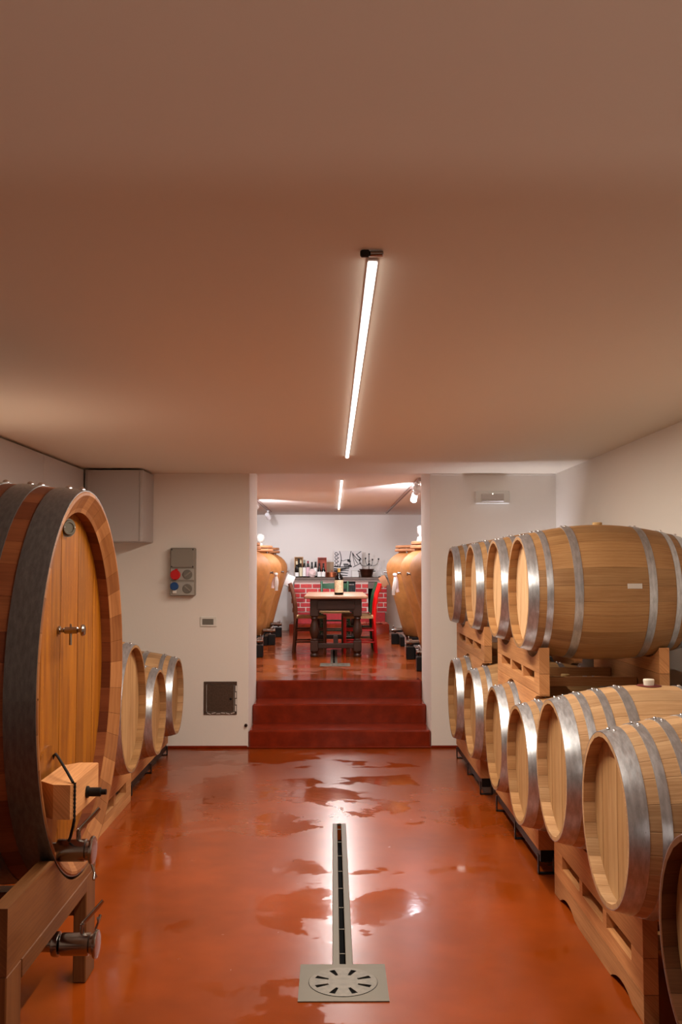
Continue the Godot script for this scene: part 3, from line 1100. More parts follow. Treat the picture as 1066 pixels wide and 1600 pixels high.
func slotted_rack(label: String, xf_: float, xb: float, d0: float, d1: float, ys: Array, above: Array, below: Array, group: String, pick := 0) -> void:
	# xf_: front face, xb: rear panel; above/below: [depth, centre height, radius]
	var t := thing("barrel_rack", label, "barrel rack", Vector3(xf_, 0, -d0), 0.0, group)
	var l := d1 - d0
	var shift := func(list: Array) -> Array:
		var r := []
		for c in list:
			r.append([c[0] - d0, c[1], c[2]])
		return r
	var s := signf(xb - xf_)
	var b := rot(0, 90, 0)     # local x -> -z
	rack_panel(t, "front_panel", l, ys, shift.call(above), shift.call(below), 0.053, Transform3D(b, Vector3(s * 0.0265, 0, 0)), pick)
	rack_panel(t, "rear_panel", l, ys, shift.call(above), shift.call(below), 0.053, Transform3D(b, Vector3(xb - xf_, 0, 0)), pick + 1, false)
	var y: float = (ys[1] + ys[2]) * 0.5
	for f in [0.3, 0.7]:
		part("tie_bar", box(Vector3((xb - xf_) * 0.5, y, -l * f), Vector3(absf(xb - xf_) - 0.06, ys[2] - ys[1] - 0.004, 0.04), 0.002), mats.pine_2, t)

func footed_rack(label: String, xf_: float, xb: float, d0: float, d1: float, y0: float, y1: float, above: Array, group: String) -> void:
	# a low board rail on flat steel loops
	var t := thing("barrel_rack", label, "barrel rack", Vector3(xf_, 0, -d0), 0.0, group)
	var l := d1 - d0
	var s := signf(xb - xf_)
	var b := rot(0, 90, 0)
	var k := 0
	for xx in [s * 0.045, xb - xf_]:
		var pts := PackedVector2Array([Vector2(0, y0), Vector2(l, y0)])
		var ab := []
		for c in above:
			ab.append([c[0] - d0, c[1], c[2]])
		arc_edge(pts, ab, l, 0.0, y1, true)
		part("rail_board", plate(pts, 0.085, Vector2(0.3 * k, 0.2)), mats["pine_%d" % k], t, Transform3D(b, Vector3(xx, 0, 0)))
		part("steel_bar", box(Vector3(xx, y0 - 0.032, -l * 0.5), Vector3(0.062, 0.060, l - 0.01), 0.002), mats.black_steel, t)
		for f in [0.012, 0.5, 0.985]:
			var st := begin()
			var dz: float = -l * f
			for sx in [-1.0, 1.0]:
				bx(st, Vector3(xx + sx * 0.040, (y0 - 0.024) * 0.5, dz), Vector3(0.007, y0 - 0.024, 0.03), 0.001)
			bx(st, Vector3(xx, 0.0035, dz), Vector3(0.087, 0.007, 0.03), 0.001)
			part("foot_loop", fin(st), mats.black_steel, t)
		k += 1
	for f in [0.03, 0.97]:
		part("cross_bar", box(Vector3((xb - xf_) * 0.5, y0 - 0.014, -l * f), Vector3(absf(xb - xf_) - 0.1, 0.026, 0.03), 0.002), mats.black_steel, t)

func build_racks_and_barrels() -> void:
	var L := 0.87
	var rim := 0.297
	var bil := 0.362
	var six := [[0.0, 0.052], [0.09, 0.122], [0.226, 0.268]]
	var eight := [[0.0, 0.062], [0.10, 0.132], [0.182, 0.214], [0.272, 0.314]]
	var low := "barrels in the bottom row on the right"
	var top := "barrels in the top row on the right"
	# ---- bottom row, right: [depth, axis height, head x, tone]
	var p6 := make_barrel("oak_barrel", L, rim, bil, six, 27, "tan", "", low, "cork")
	var p8 := make_barrel("oak_barrel", L, rim, bil, eight, 27, "pale", "", low)
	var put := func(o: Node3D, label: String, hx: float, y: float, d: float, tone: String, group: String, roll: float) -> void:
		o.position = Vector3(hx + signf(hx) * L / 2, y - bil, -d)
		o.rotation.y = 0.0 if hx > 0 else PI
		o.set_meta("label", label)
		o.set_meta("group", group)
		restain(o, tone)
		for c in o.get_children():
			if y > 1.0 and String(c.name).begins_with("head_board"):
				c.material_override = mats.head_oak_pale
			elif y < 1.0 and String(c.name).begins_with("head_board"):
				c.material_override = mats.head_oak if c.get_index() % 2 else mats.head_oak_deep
	put.call(p8, "pale oak barrel with eight hoops, nearest whole one on the floor rack", 0.95, 0.718, 3.50, "pale", low, 0.0)
	var o := copy(p8, "", Vector3.ZERO)
	put.call(o, "pale oak barrel with a white bung standing in a wine stain, eight hoops", 0.95, 0.718, 4.34, "pale", low, 0.0)
	var sst := begin()
	lathe(sst, [Vector2(0, 0), Vector2(0.03, 0), Vector2(0.055, -0.0006), Vector2(0.05, 0.0012), Vector2(0, 0.002)], 24)
	part("wine_stain", fin(sst), mats.wine_stain, o, xf(Vector3(0, bil * 2.0 - 0.0005, 0))).set_meta("label", "dark red wine stain round the bung")
	put.call(p6, "bottom row barrel with faint red print on its head hoop", 0.95, 0.583, 5.13, "tan", low, 0.0)
	o = copy(p6, "", Vector3.ZERO)
	put.call(o, "bottom row barrel with a dark drip down its lower rim", 0.955, 0.583, 5.92, "honey", low, 0.0)
	var dst := begin()
	tube(dst, [Vector3(-L / 2 - 0.001, bil - 0.2, 0.215), Vector3(-L / 2 - 0.0015, bil - 0.24, 0.18), Vector3(-L / 2 - 0.001, bil - 0.262, 0.13)], [0.006, 0.004, 0.0015], 6, 0.5)
	part("drip", fin(dst), mats.ink, o).set_meta("label", "dark drip stain")
	o = copy(p6, "", Vector3.ZERO)
	put.call(o, "bottom row barrel beside the last one, its bright hoop below the far upper rack", 0.955, 0.578, 6.93, "tan", low, 0.0)
	o = copy(p6, "", Vector3.ZERO)
	put.call(o, "last barrel of the bottom row, nearest the end wall, with a reddish dark rim", 0.935, 0.572, 7.75, "honey", low, 0.0)
	o = copy(p6, "", Vector3.ZERO)
	put.call(o, "dark barrel with shade painted into its oak, cut off by the near corner", 0.95, 0.59, 2.62, "painted_shade", low, 0.0)  # its darker oak stands for the shade it lies in
	# ---- top row
	o = copy(p6, "", Vector3.ZERO)
	put.call(o, "top row barrel seen along its whole side, nearest on the upper rack", 1.0, 1.463, 5.33, "honey", top, 0.0)
	stencil(o, L, bil, rim)
	var stk := begin()
	cur = Transform3D(Basis(Vector3.RIGHT, deg_to_rad(84)), Vector3(0.0, bil, 0))
	bx(stk, Vector3(0.09, bil - 0.0015, 0), Vector3(0.075, 0.002, 0.026), 0.0005)
	cur = Transform3D.IDENTITY
	part("sticker", fin(stk), mats.lens, o).set_meta("label", "small pale sticker on the barrel's side")
	var lab := ["second top row barrel from the near end, its head left of the side-on barrel", "third top row barrel from the near end, over the far upper rack", "top row barrel closest to the end wall"]
	for i in 3:
		o = copy(p6, "", Vector3.ZERO)
		put.call(o, lab[i], [1.0, 0.995, 0.965][i], [1.463, 1.458, 1.452][i], [6.14, 7.13, 8.08][i], ["honey", "tan", "honey"][i], top, 0.0)
	# ---- left row
	var left := "barrels along the left wall"
	o = copy(p6, "", Vector3.ZERO)
	put.call(o, "small left-hand barrel with black stencil marks, beside the larger cask", -1.24, 0.562, 7.13, "tan", left, 0.0)
	stencil(o, L, bil, rim)
	o = copy(p6, "", Vector3.ZERO)
	put.call(o, "small barrel at the end of the left row, beside the end wall", -1.24, 0.564, 7.98, "pale", left, 0.0)
	var big := make_barrel("oak_cask", 1.0, 0.39, 0.455, [[0.0, 0.06], [0.11, 0.15], [0.28, 0.33]], 31, "honey", "larger oak cask on the left, half hidden behind the oval vat", left, "cork")
	big.position = Vector3(-1.24 - 0.5, 0.717 - 0.455, -6.23)
	big.rotation.y = PI
	# ---- racks
	var rr := bar_r(L / 2 - 0.18, L, rim, bil) + 0.008
	var g := "wooden slotted barrel racks"
	slotted_rack("slotted pine rack holding up the two nearer top row barrels", 1.07, 1.72, 5.13, 6.42, [0.825, 0.935, 0.988, 1.043, 1.185], [[5.33, 1.463, rr], [6.14, 1.463, rr]], [[5.13, 0.583, rr], [5.92, 0.583, rr]], g, 0)
	slotted_rack("slotted pine rack holding up the two top row barrels by the end wall", 1.06, 1.72, 6.92, 8.45, [0.825, 0.935, 0.988, 1.043, 1.178], [[7.13, 1.458, rr], [8.08, 1.452, rr]], [[6.93, 0.578, rr], [7.75, 0.572, rr]], g, 1)
	slotted_rack("slotted pine rack standing on the floor under the two pale front barrels", 1.09, 1.72, 3.53, 4.92, [0.0, 0.10, 0.165, 0.225, 0.40], [[3.50, 0.718, rr], [4.34, 0.718, rr], [5.13, 0.583, rr]], [[3.80, -0.26, 0.30], [4.66, -0.26, 0.30]], g, 2)
	slotted_rack("slotted wooden rack on the floor under the larger cask on the left", -1.38, -2.0, 5.50, 6.85, [0.0, 0.05, 0.09, 0.157, 0.32], [[6.23, 0.717, 0.448]], [], g, 1)
	var g2 := "low racks on steel foot loops"
	var r2 := bar_r(L / 2 - 0.27, L, rim, bil) + 0.008
	footed_rack("low wooden rack on black steel loops under the near pair of bottom barrels", 1.07, 1.72, 5.21, 6.56, 0.125, 0.275, [[5.13, 0.583, rr], [5.92, 0.583, rr]], g2)
	footed_rack("low wooden rack on black steel loops under the bottom barrels by the end wall", 1.035, 1.72, 7.0, 8.35, 0.115, 0.265, [[6.93, 0.578, rr], [7.75, 0.572, rr]], g2)
	footed_rack("low wooden rack on black steel loops under the small barrels on the left", -1.40, -2.0, 6.98, 8.5, 0.10, 0.25, [[7.13, 0.562, r2], [7.98, 0.564, r2]], g2)
	footed_rack("low dark rack under the shade-painted barrel in the near corner", 1.12, 1.72, 1.6, 2.98, 0.125, 0.285, [[2.62, 0.59, r2]], g2)

func stencil(o: Node3D, L: float, bil: float, rim: float) -> void:
	# short dark stencil marks on the head, too small to read
	var st := begin()
	for i in 9:
		bx(st, Vector3(-L / 2 + 0.0446, bil + 0.155 - i * 0.013, 0.105 + (i % 3) * 0.006), Vector3(0.0008, 0.005, 0.016 - (i % 2) * 0.006), 0.0)
	var m := part("stencil_marks", fin(st), mats.ink, o)
	m.set_meta("kind", "stuff")
	m.set_meta("label", "small dark stencil marks")

# ==================================================================== the oval vat
func ell(x: float, phi: float, a: float, b: float, half: float, off: float) -> Vector3:
	# point on the swelling oval: x from the front head (0) towards the wall
	var t := (x - half) / half
	var k := 0.055 * (1.0 - t * t)
	var n := Vector2(cos(phi) / a, sin(phi) / b).normalized()
	return Vector3(-x, b * (1.0 + k) * sin(phi) + n.y * off, a * (1.0 + k) * cos(phi) + n.x * off)

func build_vat() -> void:
	var A := 0.646
	var B := 0.722
	var half := 0.55
	var len_ := 1.1
	# origin on the floor below the head's plane; front looks towards +x
	var t := thing("oval_vat", "large upright oval oak vat with dark steel hoops and taps on its face", "vat", Vector3(-0.95, 1.168, -3.85))
	var n := 40
	var th := 0.085
	for i in n:
		var p0 := TAU * i / n + sin(i * 2.1) * 0.012
		var p1 := TAU * (i + 1) / n + sin((i + 1) * 2.1) * 0.012
		var st := begin()
		var g := 0.0007
		for k in 8:
			var x0 := 0.036 if k == 0 else len_ * k / 8.0
			var x1 := len_ * (k + 1) / 8.0
			for q in 2:
				var a0 := lerpf(p0 + g, p1 - g, q / 2.0)
				var a1 := lerpf(p0 + g, p1 - g, (q + 1) / 2.0)
				st.set_smooth_group(1)
				var m0 := ell(x0, (a0 + a1) * 0.5, A, B, half, 1.0) - ell(x0, (a0 + a1) * 0.5, A, B, half, 0.0)
				face(st, [ell(x0, a0, A, B, half, 0), ell(x1, a0, A, B, half, 0), ell(x1, a1, A, B, half, 0), ell(x0, a1, A, B, half, 0)], m0, [Vector2(x0, a0 * 0.68), Vector2(x1, a0 * 0.68), Vector2(x1, a1 * 0.68), Vector2(x0, a1 * 0.68)])
				st.set_smooth_group(2)
				var t0 := th
				face(st, [ell(x0, a0, A, B, half, -t0), ell(x1, a0, A, B, half, -th), ell(x1, a1, A, B, half, -th), ell(x0, a1, A, B, half, -t0)], -m0, [Vector2(x0, a0 * 0.68), Vector2(x1, a0 * 0.68), Vector2(x1, a1 * 0.68), Vector2(x0, a1 * 0.68)])
				st.set_smooth_group(-1)
			for s in [[p0 + g, -1.0], [p1 - g, 1.0]]:
				var dir := (ell(x0, s[0] + 0.01 * s[1], A, B, half, 0) - ell(x0, s[0], A, B, half, 0))
				face(st, [ell(x0, s[0], A, B, half, 0), ell(x1, s[0], A, B, half, 0), ell(x1, s[0], A, B, half, -th), ell(x0, s[0], A, B, half, -th)], dir, [Vector2(x0, 0), Vector2(x1, 0), Vector2(x1, 0.08), Vector2(x0, 0.08)])
		var sv := part("stave", fin(st), vat_stave([0, 2, 1, 3, 1, 0, 2][i % 7]), t)
		# the end of the stave: a narrow land, then a long bevel towards the head
		st = begin()
		for q in 2:
			var a0 := lerpf(p0 + g, p1 - g, q / 2.0)
			var a1 := lerpf(p0 + g, p1 - g, (q + 1) / 2.0)
			var am := (a0 + a1) * 0.5
			var outw := ell(0.0, am, A, B, half, 1.0) - ell(0.0, am, A, B, half, 0.0)
			var pr := [[0.036, 0.0], [0.003, 0.0], [0.0, -0.004], [0.0, -0.014], [0.030, -0.068], [0.036, -th]]
			for j in 5:
				var u0: Array = pr[j]
				var u1: Array = pr[j + 1]
				var dirs := [outw, outw + Vector3(0.7, 0, 0), Vector3(1, 0, 0), Vector3(1, 0, 0) - outw * 0.4, Vector3(1, 0, 0) - outw]
				face(st, [ell(u0[0], a0, A, B, half, u0[1]), ell(u1[0], a0, A, B, half, u1[1]), ell(u1[0], a1, A, B, half, u1[1]), ell(u0[0], a1, A, B, half, u0[1])], dirs[j],
					[Vector2(a0 * 0.3, u0[1]), Vector2(a0 * 0.3, u1[1]), Vector2(a1 * 0.3, u1[1]), Vector2(a1 * 0.3, u0[1])])
		part("stave_end", fin(st), mats["vat_end_%d" % [0, 1, 2, 0, 2, 1, 1][(i * 3) % 7]], sv)
	# hoops
	var rv := begin()
	dome(rv, 0.014, 0.013, 12)
	var rivet := fin(rv)
	for q in [[0.003, 0.105], [0.168, 0.25], [0.305, 0.385], [0.715, 0.795], [0.85, 0.932], [0.988, 1.084]]:
		var st := begin()
		var seg := 96
		st.set_smooth_group(1)
		for k in 3:
			var x0 := lerpf(q[0], q[1], k / 3.0)
			var x1 := lerpf(q[0], q[1], (k + 1) / 3.0)
			for i in seg:
				var a0 := TAU * i / seg
				var a1 := TAU * (i + 1) / seg
				var m0 := ell(x0, a0, A, B, half, 1.0) - ell(x0, a0, A, B, half, 0.0)
				face(st, [ell(x0, a0, A, B, half, 0.004), ell(x1, a0, A, B, half, 0.004), ell(x1, a1, A, B, half, 0.004), ell(x0, a1, A, B, half, 0.004)], m0, [Vector2(a0 * 0.68, x0), Vector2(a0 * 0.68, x1), Vector2(a1 * 0.68, x1), Vector2(a1 * 0.68, x0)])
		st.set_smooth_group(-1)
		for e in [[q[0], 1.0], [q[1], -1.0]]:
			for i in seg:
				var a0 := TAU * i / seg
				var a1 := TAU * (i + 1) / seg
				face(st, [ell(e[0], a0, A, B, half, 0.004), ell(e[0], a1, A, B, half, 0.004), ell(e[0], a1, A, B, half, -0.002), ell(e[0], a0, A, B, half, -0.002)], Vector3(e[1], 0, 0), [Vector2(a0, 0), Vector2(a1, 0), Vector2(a1, 0.01), Vector2(a0, 0.01)])
		var hp := part("hoop", fin(st), mats.dark_hoop, t)
		for dx in [0.28, 0.78]:
			var x := lerpf(q[0], q[1], dx)
			part("rivet", rivet, mats.rivet, hp, xf(ell(x, PI / 2, A, B, half, 0.003)))
	# head of upright boards, set back from the rim
	var ai := A - 0.066
	var bi := B - 0.066
	var edges := [-ai, -0.40, -0.27, -0.15, -0.02, 0.10, 0.23, 0.35, 0.47, ai]
	for i in edges.size() - 1:
		var pts := PackedVector2Array()
		var z0: float = edges[i] + 0.0008
		var z1: float = edges[i + 1] - 0.0008
		for k in 9:
			var zz := lerpf(z0, z1, k / 8.0)
			pts.append(Vector2(zz, bi * sqrt(maxf(0.0, 1.0 - zz * zz / (ai * ai)))))
		for k in 9:
			var zz := lerpf(z1, z0, k / 8.0)
			pts.append(Vector2(zz, -bi * sqrt(maxf(0.0, 1.0 - zz * zz / (ai * ai)))))
		part("head_board", plate(pts, 0.04, Vector2(i * 0.37, i * 0.21), true), mats["vat_head_oak_%d" % (i % 3)], t, xf(Vector3(-0.098 - (i % 2) * 0.001, 0, 0), rot(0, -90, 0)))
	var back := PackedVector2Array()
	for i in 48:
		back.append(Vector2(cos(TAU * i / 48) * ai, sin(TAU * i / 48) * bi))
	part("rear_head", plate(back, 0.03), mats.vat_head_oak_1, t, xf(Vector3(-len_ + 0.07, 0, 0), rot(0, -90, 0)))
	# fittings on the head; local z = 3.85 - depth, local y = height - 1.168
	var hx := -0.077
	var st := begin()
	cur = xf(Vector3(hx + 0.016, 1.748 - 1.168, 3.85 - 3.78), rot(0, -38, 0) * rot(0, 0, -90))
	lathe(st, [Vector2(0, -0.02), Vector2(0.012, -0.02), Vector2(0.014, -0.006), Vector2(0.036, -0.004), Vector2(0.029, -0.004), Vector2(0.029, 0.003), Vector2(0.027, 0.006), Vector2(0.020, 0.006), Vector2(0.018, 0.003), Vector2(0, 0.003)], 32)
	cur = Transform3D.IDENTITY
	var disc := part("dial_gauge", fin(st), mats.drain_steel, t)
	for s in [-1.0, 1.0]:
		st = begin()
		cur = xf(Vector3(hx + 0.016, 0.58, 0.07), rot(0, -38, 0)) * xf(Vector3(0.005, 0, s * 0.0235), rot(0, 0, -90))
		dome(st, 0.004, 0.003, 8)
		cur = Transform3D.IDENTITY
		part("screw", fin(st), mats.rivet, disc)
	# sampling tap
	st = begin()
	cur = xf(Vector3(hx, 0.193, 0.13), rot(0, 0, -90))
	lathe(st, [Vector2(0, 0), Vector2(0.016, 0), Vector2(0.016, 0.006), Vector2(0.008, 0.008), Vector2(0.008, 0.02), Vector2(0.013, 0.024), Vector2(0.013, 0.07), Vector2(0.008, 0.074), Vector2(0.008, 0.082), Vector2(0.021, 0.086), Vector2(0.022, 0.092), Vector2(0.018, 0.098), Vector2(0, 0.1)], 20)
	cur = Transform3D.IDENTITY
	var tap := part("sampling_tap", fin(st), mats.steel, t)
	st = begin()
	cur = xf(Vector3(hx + 0.045, 0.193, 0.13))
	lathe(st, rod(0.0055, -0.055, 0.0, 0.001), 12)
	lathe(st, rod(0.004, 0.0, 0.024, 0.001), 12)
	cur = Transform3D.IDENTITY
	part("spout", fin(st), mats.steel, tap)
	# manway door with its crossbar, bolt and tie
	var door := PackedVector2Array()
	for i in 40:
		door.append(Vector2(cos(TAU * i / 40) * 0.17, sin(TAU * i / 40) * 0.2))
	part("manway_door", plate(door, 0.012, Vector2(0.3, 0.1), true), mats.vat_head_oak_2, t, xf(Vector3(hx + 0.003, -0.41, 0.27), rot(0, -90, 0)))
	var bar := PackedVector2Array()
	for p in [[0.43, 0.0], [0.46, 0.03], [0.49, 0.06], [0.495, 0.118], [0.48, 0.125], [0.125, 0.125], [0.115, 0.118], [0.115, 0.05], [0.15, 0.02], [0.16, 0.0]]:
		bar.append(Vector2(p[0], p[1]))
	st = begin()
	slab(st, bar, 0.115, Vector2(0.2, 0.3))
	part("crossbar", fin(st), mats.pine_0, t, Transform3D(Basis(Vector3(0, 0, 1), Vector3(1, 0, 0), Vector3(0, 1, 0)), Vector3(hx + 0.030, -0.357, 0.0)))
	st = begin()
	cur = xf(Vector3(hx + 0.15, -0.366, 0.30), rot(0, 0, -90))
	lathe(st, [Vector2(0, 0), Vector2(0.021, 0), Vector2(0.021, 0.012), Vector2(0.016, 0.014), Vector2(0.016, 0.055), Vector2(0.010, 0.058), Vector2(0.010, 0.075), Vector2(0, 0.076)], 16)
	cur = Transform3D.IDENTITY
	part("bolt", fin(st), mats.black_steel, t)
	st = begin()
	var path := []
	for p in [[0.004, -0.272, 0.20], [0.012, -0.255, 0.21], [0.03, -0.243, 0.25], [0.055, -0.242, 0.31], [0.085, -0.252, 0.37], [0.12, -0.270, 0.43], [0.152, -0.296, 0.474]]:
		path.append(Vector3(hx + p[0], p[1], p[2]))
	tube(st, path, 0.005, 8)
	path = []
	for k in 19:
		path.append(Vector3(hx + 0.158 + (0.0016 if k % 2 else 0.0), -0.296 - k * 0.0068, 0.476 + (0.0016 if k % 2 else 0.0)))
	var rads := []
	for k in 19:
		rads.append(0.0028 if k % 2 else 0.0055)
	tube(st, path, rads, 8)
	path = []
	for p in [[0.158, -0.418, 0.474], [0.15, -0.45, 0.466], [0.14, -0.48, 0.45], [0.125, -0.505, 0.41], [0.115, -0.512, 0.38]]:
		path.append(Vector3(hx + p[0], p[1], p[2]))
	tube(st, path, 0.005, 8)
	part("tie_cord", fin(st), mats.rope, t)
	valve(t, "outlet_valve", Vector3(hx + 0.052, -0.552, 0.36), 0.0)
	valve(t, "drain_valve", Vector3(-0.035, 0.286 - 1.168, 0.33), 1.0)

	# the stand it lies in
	var s := thing("vat_stand", "low wooden cradle of stout beams carrying the large oval vat", "stand", Vector3(-0.95, 0, -3.49))
	for xx in [-0.025, -0.85]:
		var fr := part("frame", null, null, s, xf(Vector3(xx, 0, 0), rot(0, 90, 0)))
		var pts := PackedVector2Array([Vector2(-0.54, 0.405), Vector2(0.54, 0.405)])
		var kk := 0.0
		for q in [xx - 0.025, xx + 0.025]:
			var tq: float = (-q - half) / half
			kk = maxf(kk, 0.055 * (1.0 - tq * tq))
		for i in 61:
			var zz := lerpf(0.54, -0.54, i / 60.0)
			var dz := (zz - 0.36) / (A * (1.0 + kk) + 0.008)
			var yy := 0.60
			if absf(dz) < 1.0:
				yy = minf(yy, 1.168 - (B * (1.0 + kk) + 0.008) * sqrt(1.0 - dz * dz))
			pts.append(Vector2(zz, yy))
		part("cradle_board", plate(pts, 0.05, Vector2(0.1, 0.2)), mats.stand_oak_0, fr)
		part("beam", box(Vector3(0, 0.3745, 0.002), Vector3(0.799, 0.059, 0.05), 0.003), mats.stand_oak_1, fr)
		for e in [-1.0, 1.0]:
			part("post", box(Vector3(e * 0.47, 0.202, 0), Vector3(0.14, 0.404, 0.05), 0.004), mats["stand_oak_%d" % (0 if e < 0 else 1)], fr)
	for e in [-1.0, 1.0]:
		part("cross_beam", box(Vector3(-0.4375, 0.29, e * 0.47), Vector3(0.77, 0.09, 0.09), 0.004), mats.stand_oak_1, s)

func vat_stave(k: int) -> Material:
	if mats.has("vat_stave_0"):
		return mats["vat_stave_%d" % k]
	for i in 3:
		var e := mat("vat_end_%d" % i, [Color(0.60, 0.385, 0.21), Color(0.55, 0.34, 0.18), Color(0.66, 0.44, 0.26)][i], 0.5, 0.0, 0.4)
		e.albedo_texture = tex.grain
	for i in 4:
		var m := mat("vat_stave_%d" % i, [Color(0.50, 0.27, 0.15), Color(0.56, 0.32, 0.18), Color(0.42, 0.21, 0.11), Color(0.53, 0.29, 0.16)][i], 0.5, 0.0, 0.4)
		m.albedo_texture = tex.grain
		m.uv1_scale = Vector3(0.5, 2.0, 1)
		m.uv1_offset = Vector3(i * 0.23, i * 0.31, 0)
	return mats["vat_stave_%d" % k]

func valve(t: Node3D, called: String, at: Vector3, long: float) -> void:
	# horizontal butterfly tap: body along +x, hinged cap and flat lever
	var st := begin()
	cur = xf(at, rot(0, 0, -90))
	var e := 0.02
	if long > 0.0:
		lathe(st, rod(0.026, -0.30, 0.03, 0.002), 20)
		lathe(st, [Vector2(0, 0.012), Vector2(0.040, 0.012), Vector2(0.042, 0.02), Vector2(0.042, 0.032), Vector2(0.034, 0.036), Vector2(0, 0.036)], 28)
		e = 0.04
	else:
		lathe(st, rod(0.026, -0.07, e + 0.01, 0.001), 20)
	lathe(st, [Vector2(0, e), Vector2(0.036, e), Vector2(0.038, e + 0.004), Vector2(0.038, e + 0.098), Vector2(0.034, e + 0.102), Vector2(0.034, e + 0.112), Vector2(0.0, e + 0.112)], 32)
	cur = Transform3D.IDENTITY
	var b := part(called, fin(st), mats.steel, t)
	st = begin()
	cur = xf(at + Vector3(e + 0.115, 0, 0), rot(0, 0, -90))
	lathe(st, [Vector2(0, 0), Vector2(0.046, 0), Vector2(0.048, 0.003), Vector2(0.048, 0.009), Vector2(0.045, 0.012), Vector2(0, 0.014)], 32)
	cur = Transform3D.IDENTITY
	part("cap", fin(st), mats.steel, b)
	st = begin()
	var q := at + Vector3(e + 0.072, 0.036, 0)
	tube(st, [q, q + Vector3(0, 0.032, 0)], 0.008, 10)
	tube(st, [q + Vector3(0, 0.03, 0), q + Vector3(0.006, 0.038, -0.01), q + Vector3(0.045, 0.078, -0.04), q + Vector3(0.06, 0.096, -0.05)], [0.010, 0.010, 0.0095, 0.008], 8, 0.35)
	part("lever", fin(st), mats.steel, b)
	st = begin()
	var w := at + Vector3(e + 0.118, 0.05 if long > 0.0 else -0.048, 0)
	var sg := 1.0 if long > 0.0 else -1.0
	tube(st, [w, w + Vector3(0.012, 0.028 * sg, 0.006)], 0.004, 8)
	for k in [-1.0, 1.0]:
		tube(st, [w + Vector3(0.012, 0.026 * sg, 0.006), w + Vector3(0.014, 0.046 * sg, 0.006 + k * 0.016)], [0.004, 0.0055], 8)
	part("wing_nut", fin(st), mats.steel, b)

# ==================================================================== the tasting room
func build_tasting_room() -> void:
	tracks()
	jars()
	table_and_chairs()
	counter()

func tracks() -> void:
	for q in [[0.89, 9.95, 16.3, "right", "over the right-hand clay jars"], [-1.02, 11.0, 16.1, "left", "over the left-hand clay jars"]]:
		var l: float = q[2] - q[1]
		var t := thing("lighting_track", "slim lighting track on the tasting room ceiling " + String(q[4]), "lighting track", Vector3(q[0], CEIL2, -(q[1] + q[2]) * 0.5))
		part("rail", box(Vector3(0, -0.012, 0), Vector3(0.036, 0.024, l), 0.002), mats.track_grey, t)
		part("groove", box(Vector3(0, -0.0245, 0), Vector3(0.012, 0.003, l - 0.06), 0.0), mats.old_copper, t)
	spot("white track spotlight with a glaring lens, on the right track over the clay jars", Vector3(0.93, CEIL2 - 0.024, -11.2), Vector3(0.35, 0.5, -9.3), 0.35)
	spot("white track spotlight hanging from the far end of the left track", Vector3(-1.02, CEIL2 - 0.024, -15.5), Vector3(-0.6, 1.7, -17.2), 0.7)
	spot("unseen spotlight out of view on the left track, placed to light the end wall", Vector3(-1.02, CEIL2 - 0.024, -12.9), Vector3(0.2, 1.75, -17.2), 4.2)  # out of view, placed and aimed to brighten the far wall
	spot("unseen spotlight out of view on the right track, placed to light the end wall", Vector3(0.89, CEIL2 - 0.024, -10.3), Vector3(0.2, 1.75, -17.2), 7.0)  # out of view too, brightens the far wall from the right
	spot("unseen spotlight out of view on the left track, lighting side wall and ceiling", Vector3(-1.02, CEIL2 - 0.024, -12.0), Vector3(-2.45, 2.0, -12.4), 13.0)  # out of view, lights the side wall so its bounce whitens the ceiling
	spot("unseen spotlight out of view on the right track, lighting side wall and ceiling", Vector3(0.89, CEIL2 - 0.024, -10.05), Vector3(2.45, 2.0, -10.9), 13.0)  # out of view, same bounce for the right half of the ceiling

func spot(label: String, at: Vector3, aim: Vector3, energy: float) -> void:
	var t := thing("track_spotlight", label, "spotlight", at, 0.0, "track spotlights")
	part("adapter", box(Vector3(0, -0.008, 0), Vector3(0.03, 0.016, 0.07), 0.002), mats.lamp_white, t)
	part("stem", turned(rod(0.007, -0.06, -0.014), 10), mats.lamp_white, t)
	var d := (aim - at).normalized()
	var b := Basis.looking_at(d, Vector3.UP if absf(d.y) < 0.98 else Vector3.RIGHT)
	var c := Vector3(0, -0.085, 0)
	var st := begin()
	cur = Transform3D(b, c) * xf(Vector3.ZERO, rot(-90, 0, 0))     # y -> -z
	lathe(st, [Vector2(0, -0.06), Vector2(0.03, -0.06), Vector2(0.036, -0.05), Vector2(0.038, 0.06), Vector2(0.034, 0.06), Vector2(0.032, 0.046), Vector2(0.0, 0.046)], 24)
	cur = Transform3D.IDENTITY
	part("head", fin(st), mats.lamp_white, t)
	st = begin()
	cur = Transform3D(b, c) * xf(Vector3.ZERO, rot(-90, 0, 0))
	lathe(st, rod(0.031, 0.047, 0.052, 0.001), 24)
	cur = Transform3D.IDENTITY
	part("lens", fin(st), mats.lamp_glow, t)
	var s := SpotLight3D.new()
	s.name = "beam"
	s.transform = Transform3D(b, c + d * 0.066)
	s.spot_angle = 34
	s.spot_angle_attenuation = 0.7
	s.spot_range = 10
	s.spot_attenuation = 2
	s.light_size = 0.025
	s.light_energy = energy
	s.light_color = Color(0.96, 0.96, 1.0)
	s.shadow_enabled = true
	t.add_child(s)

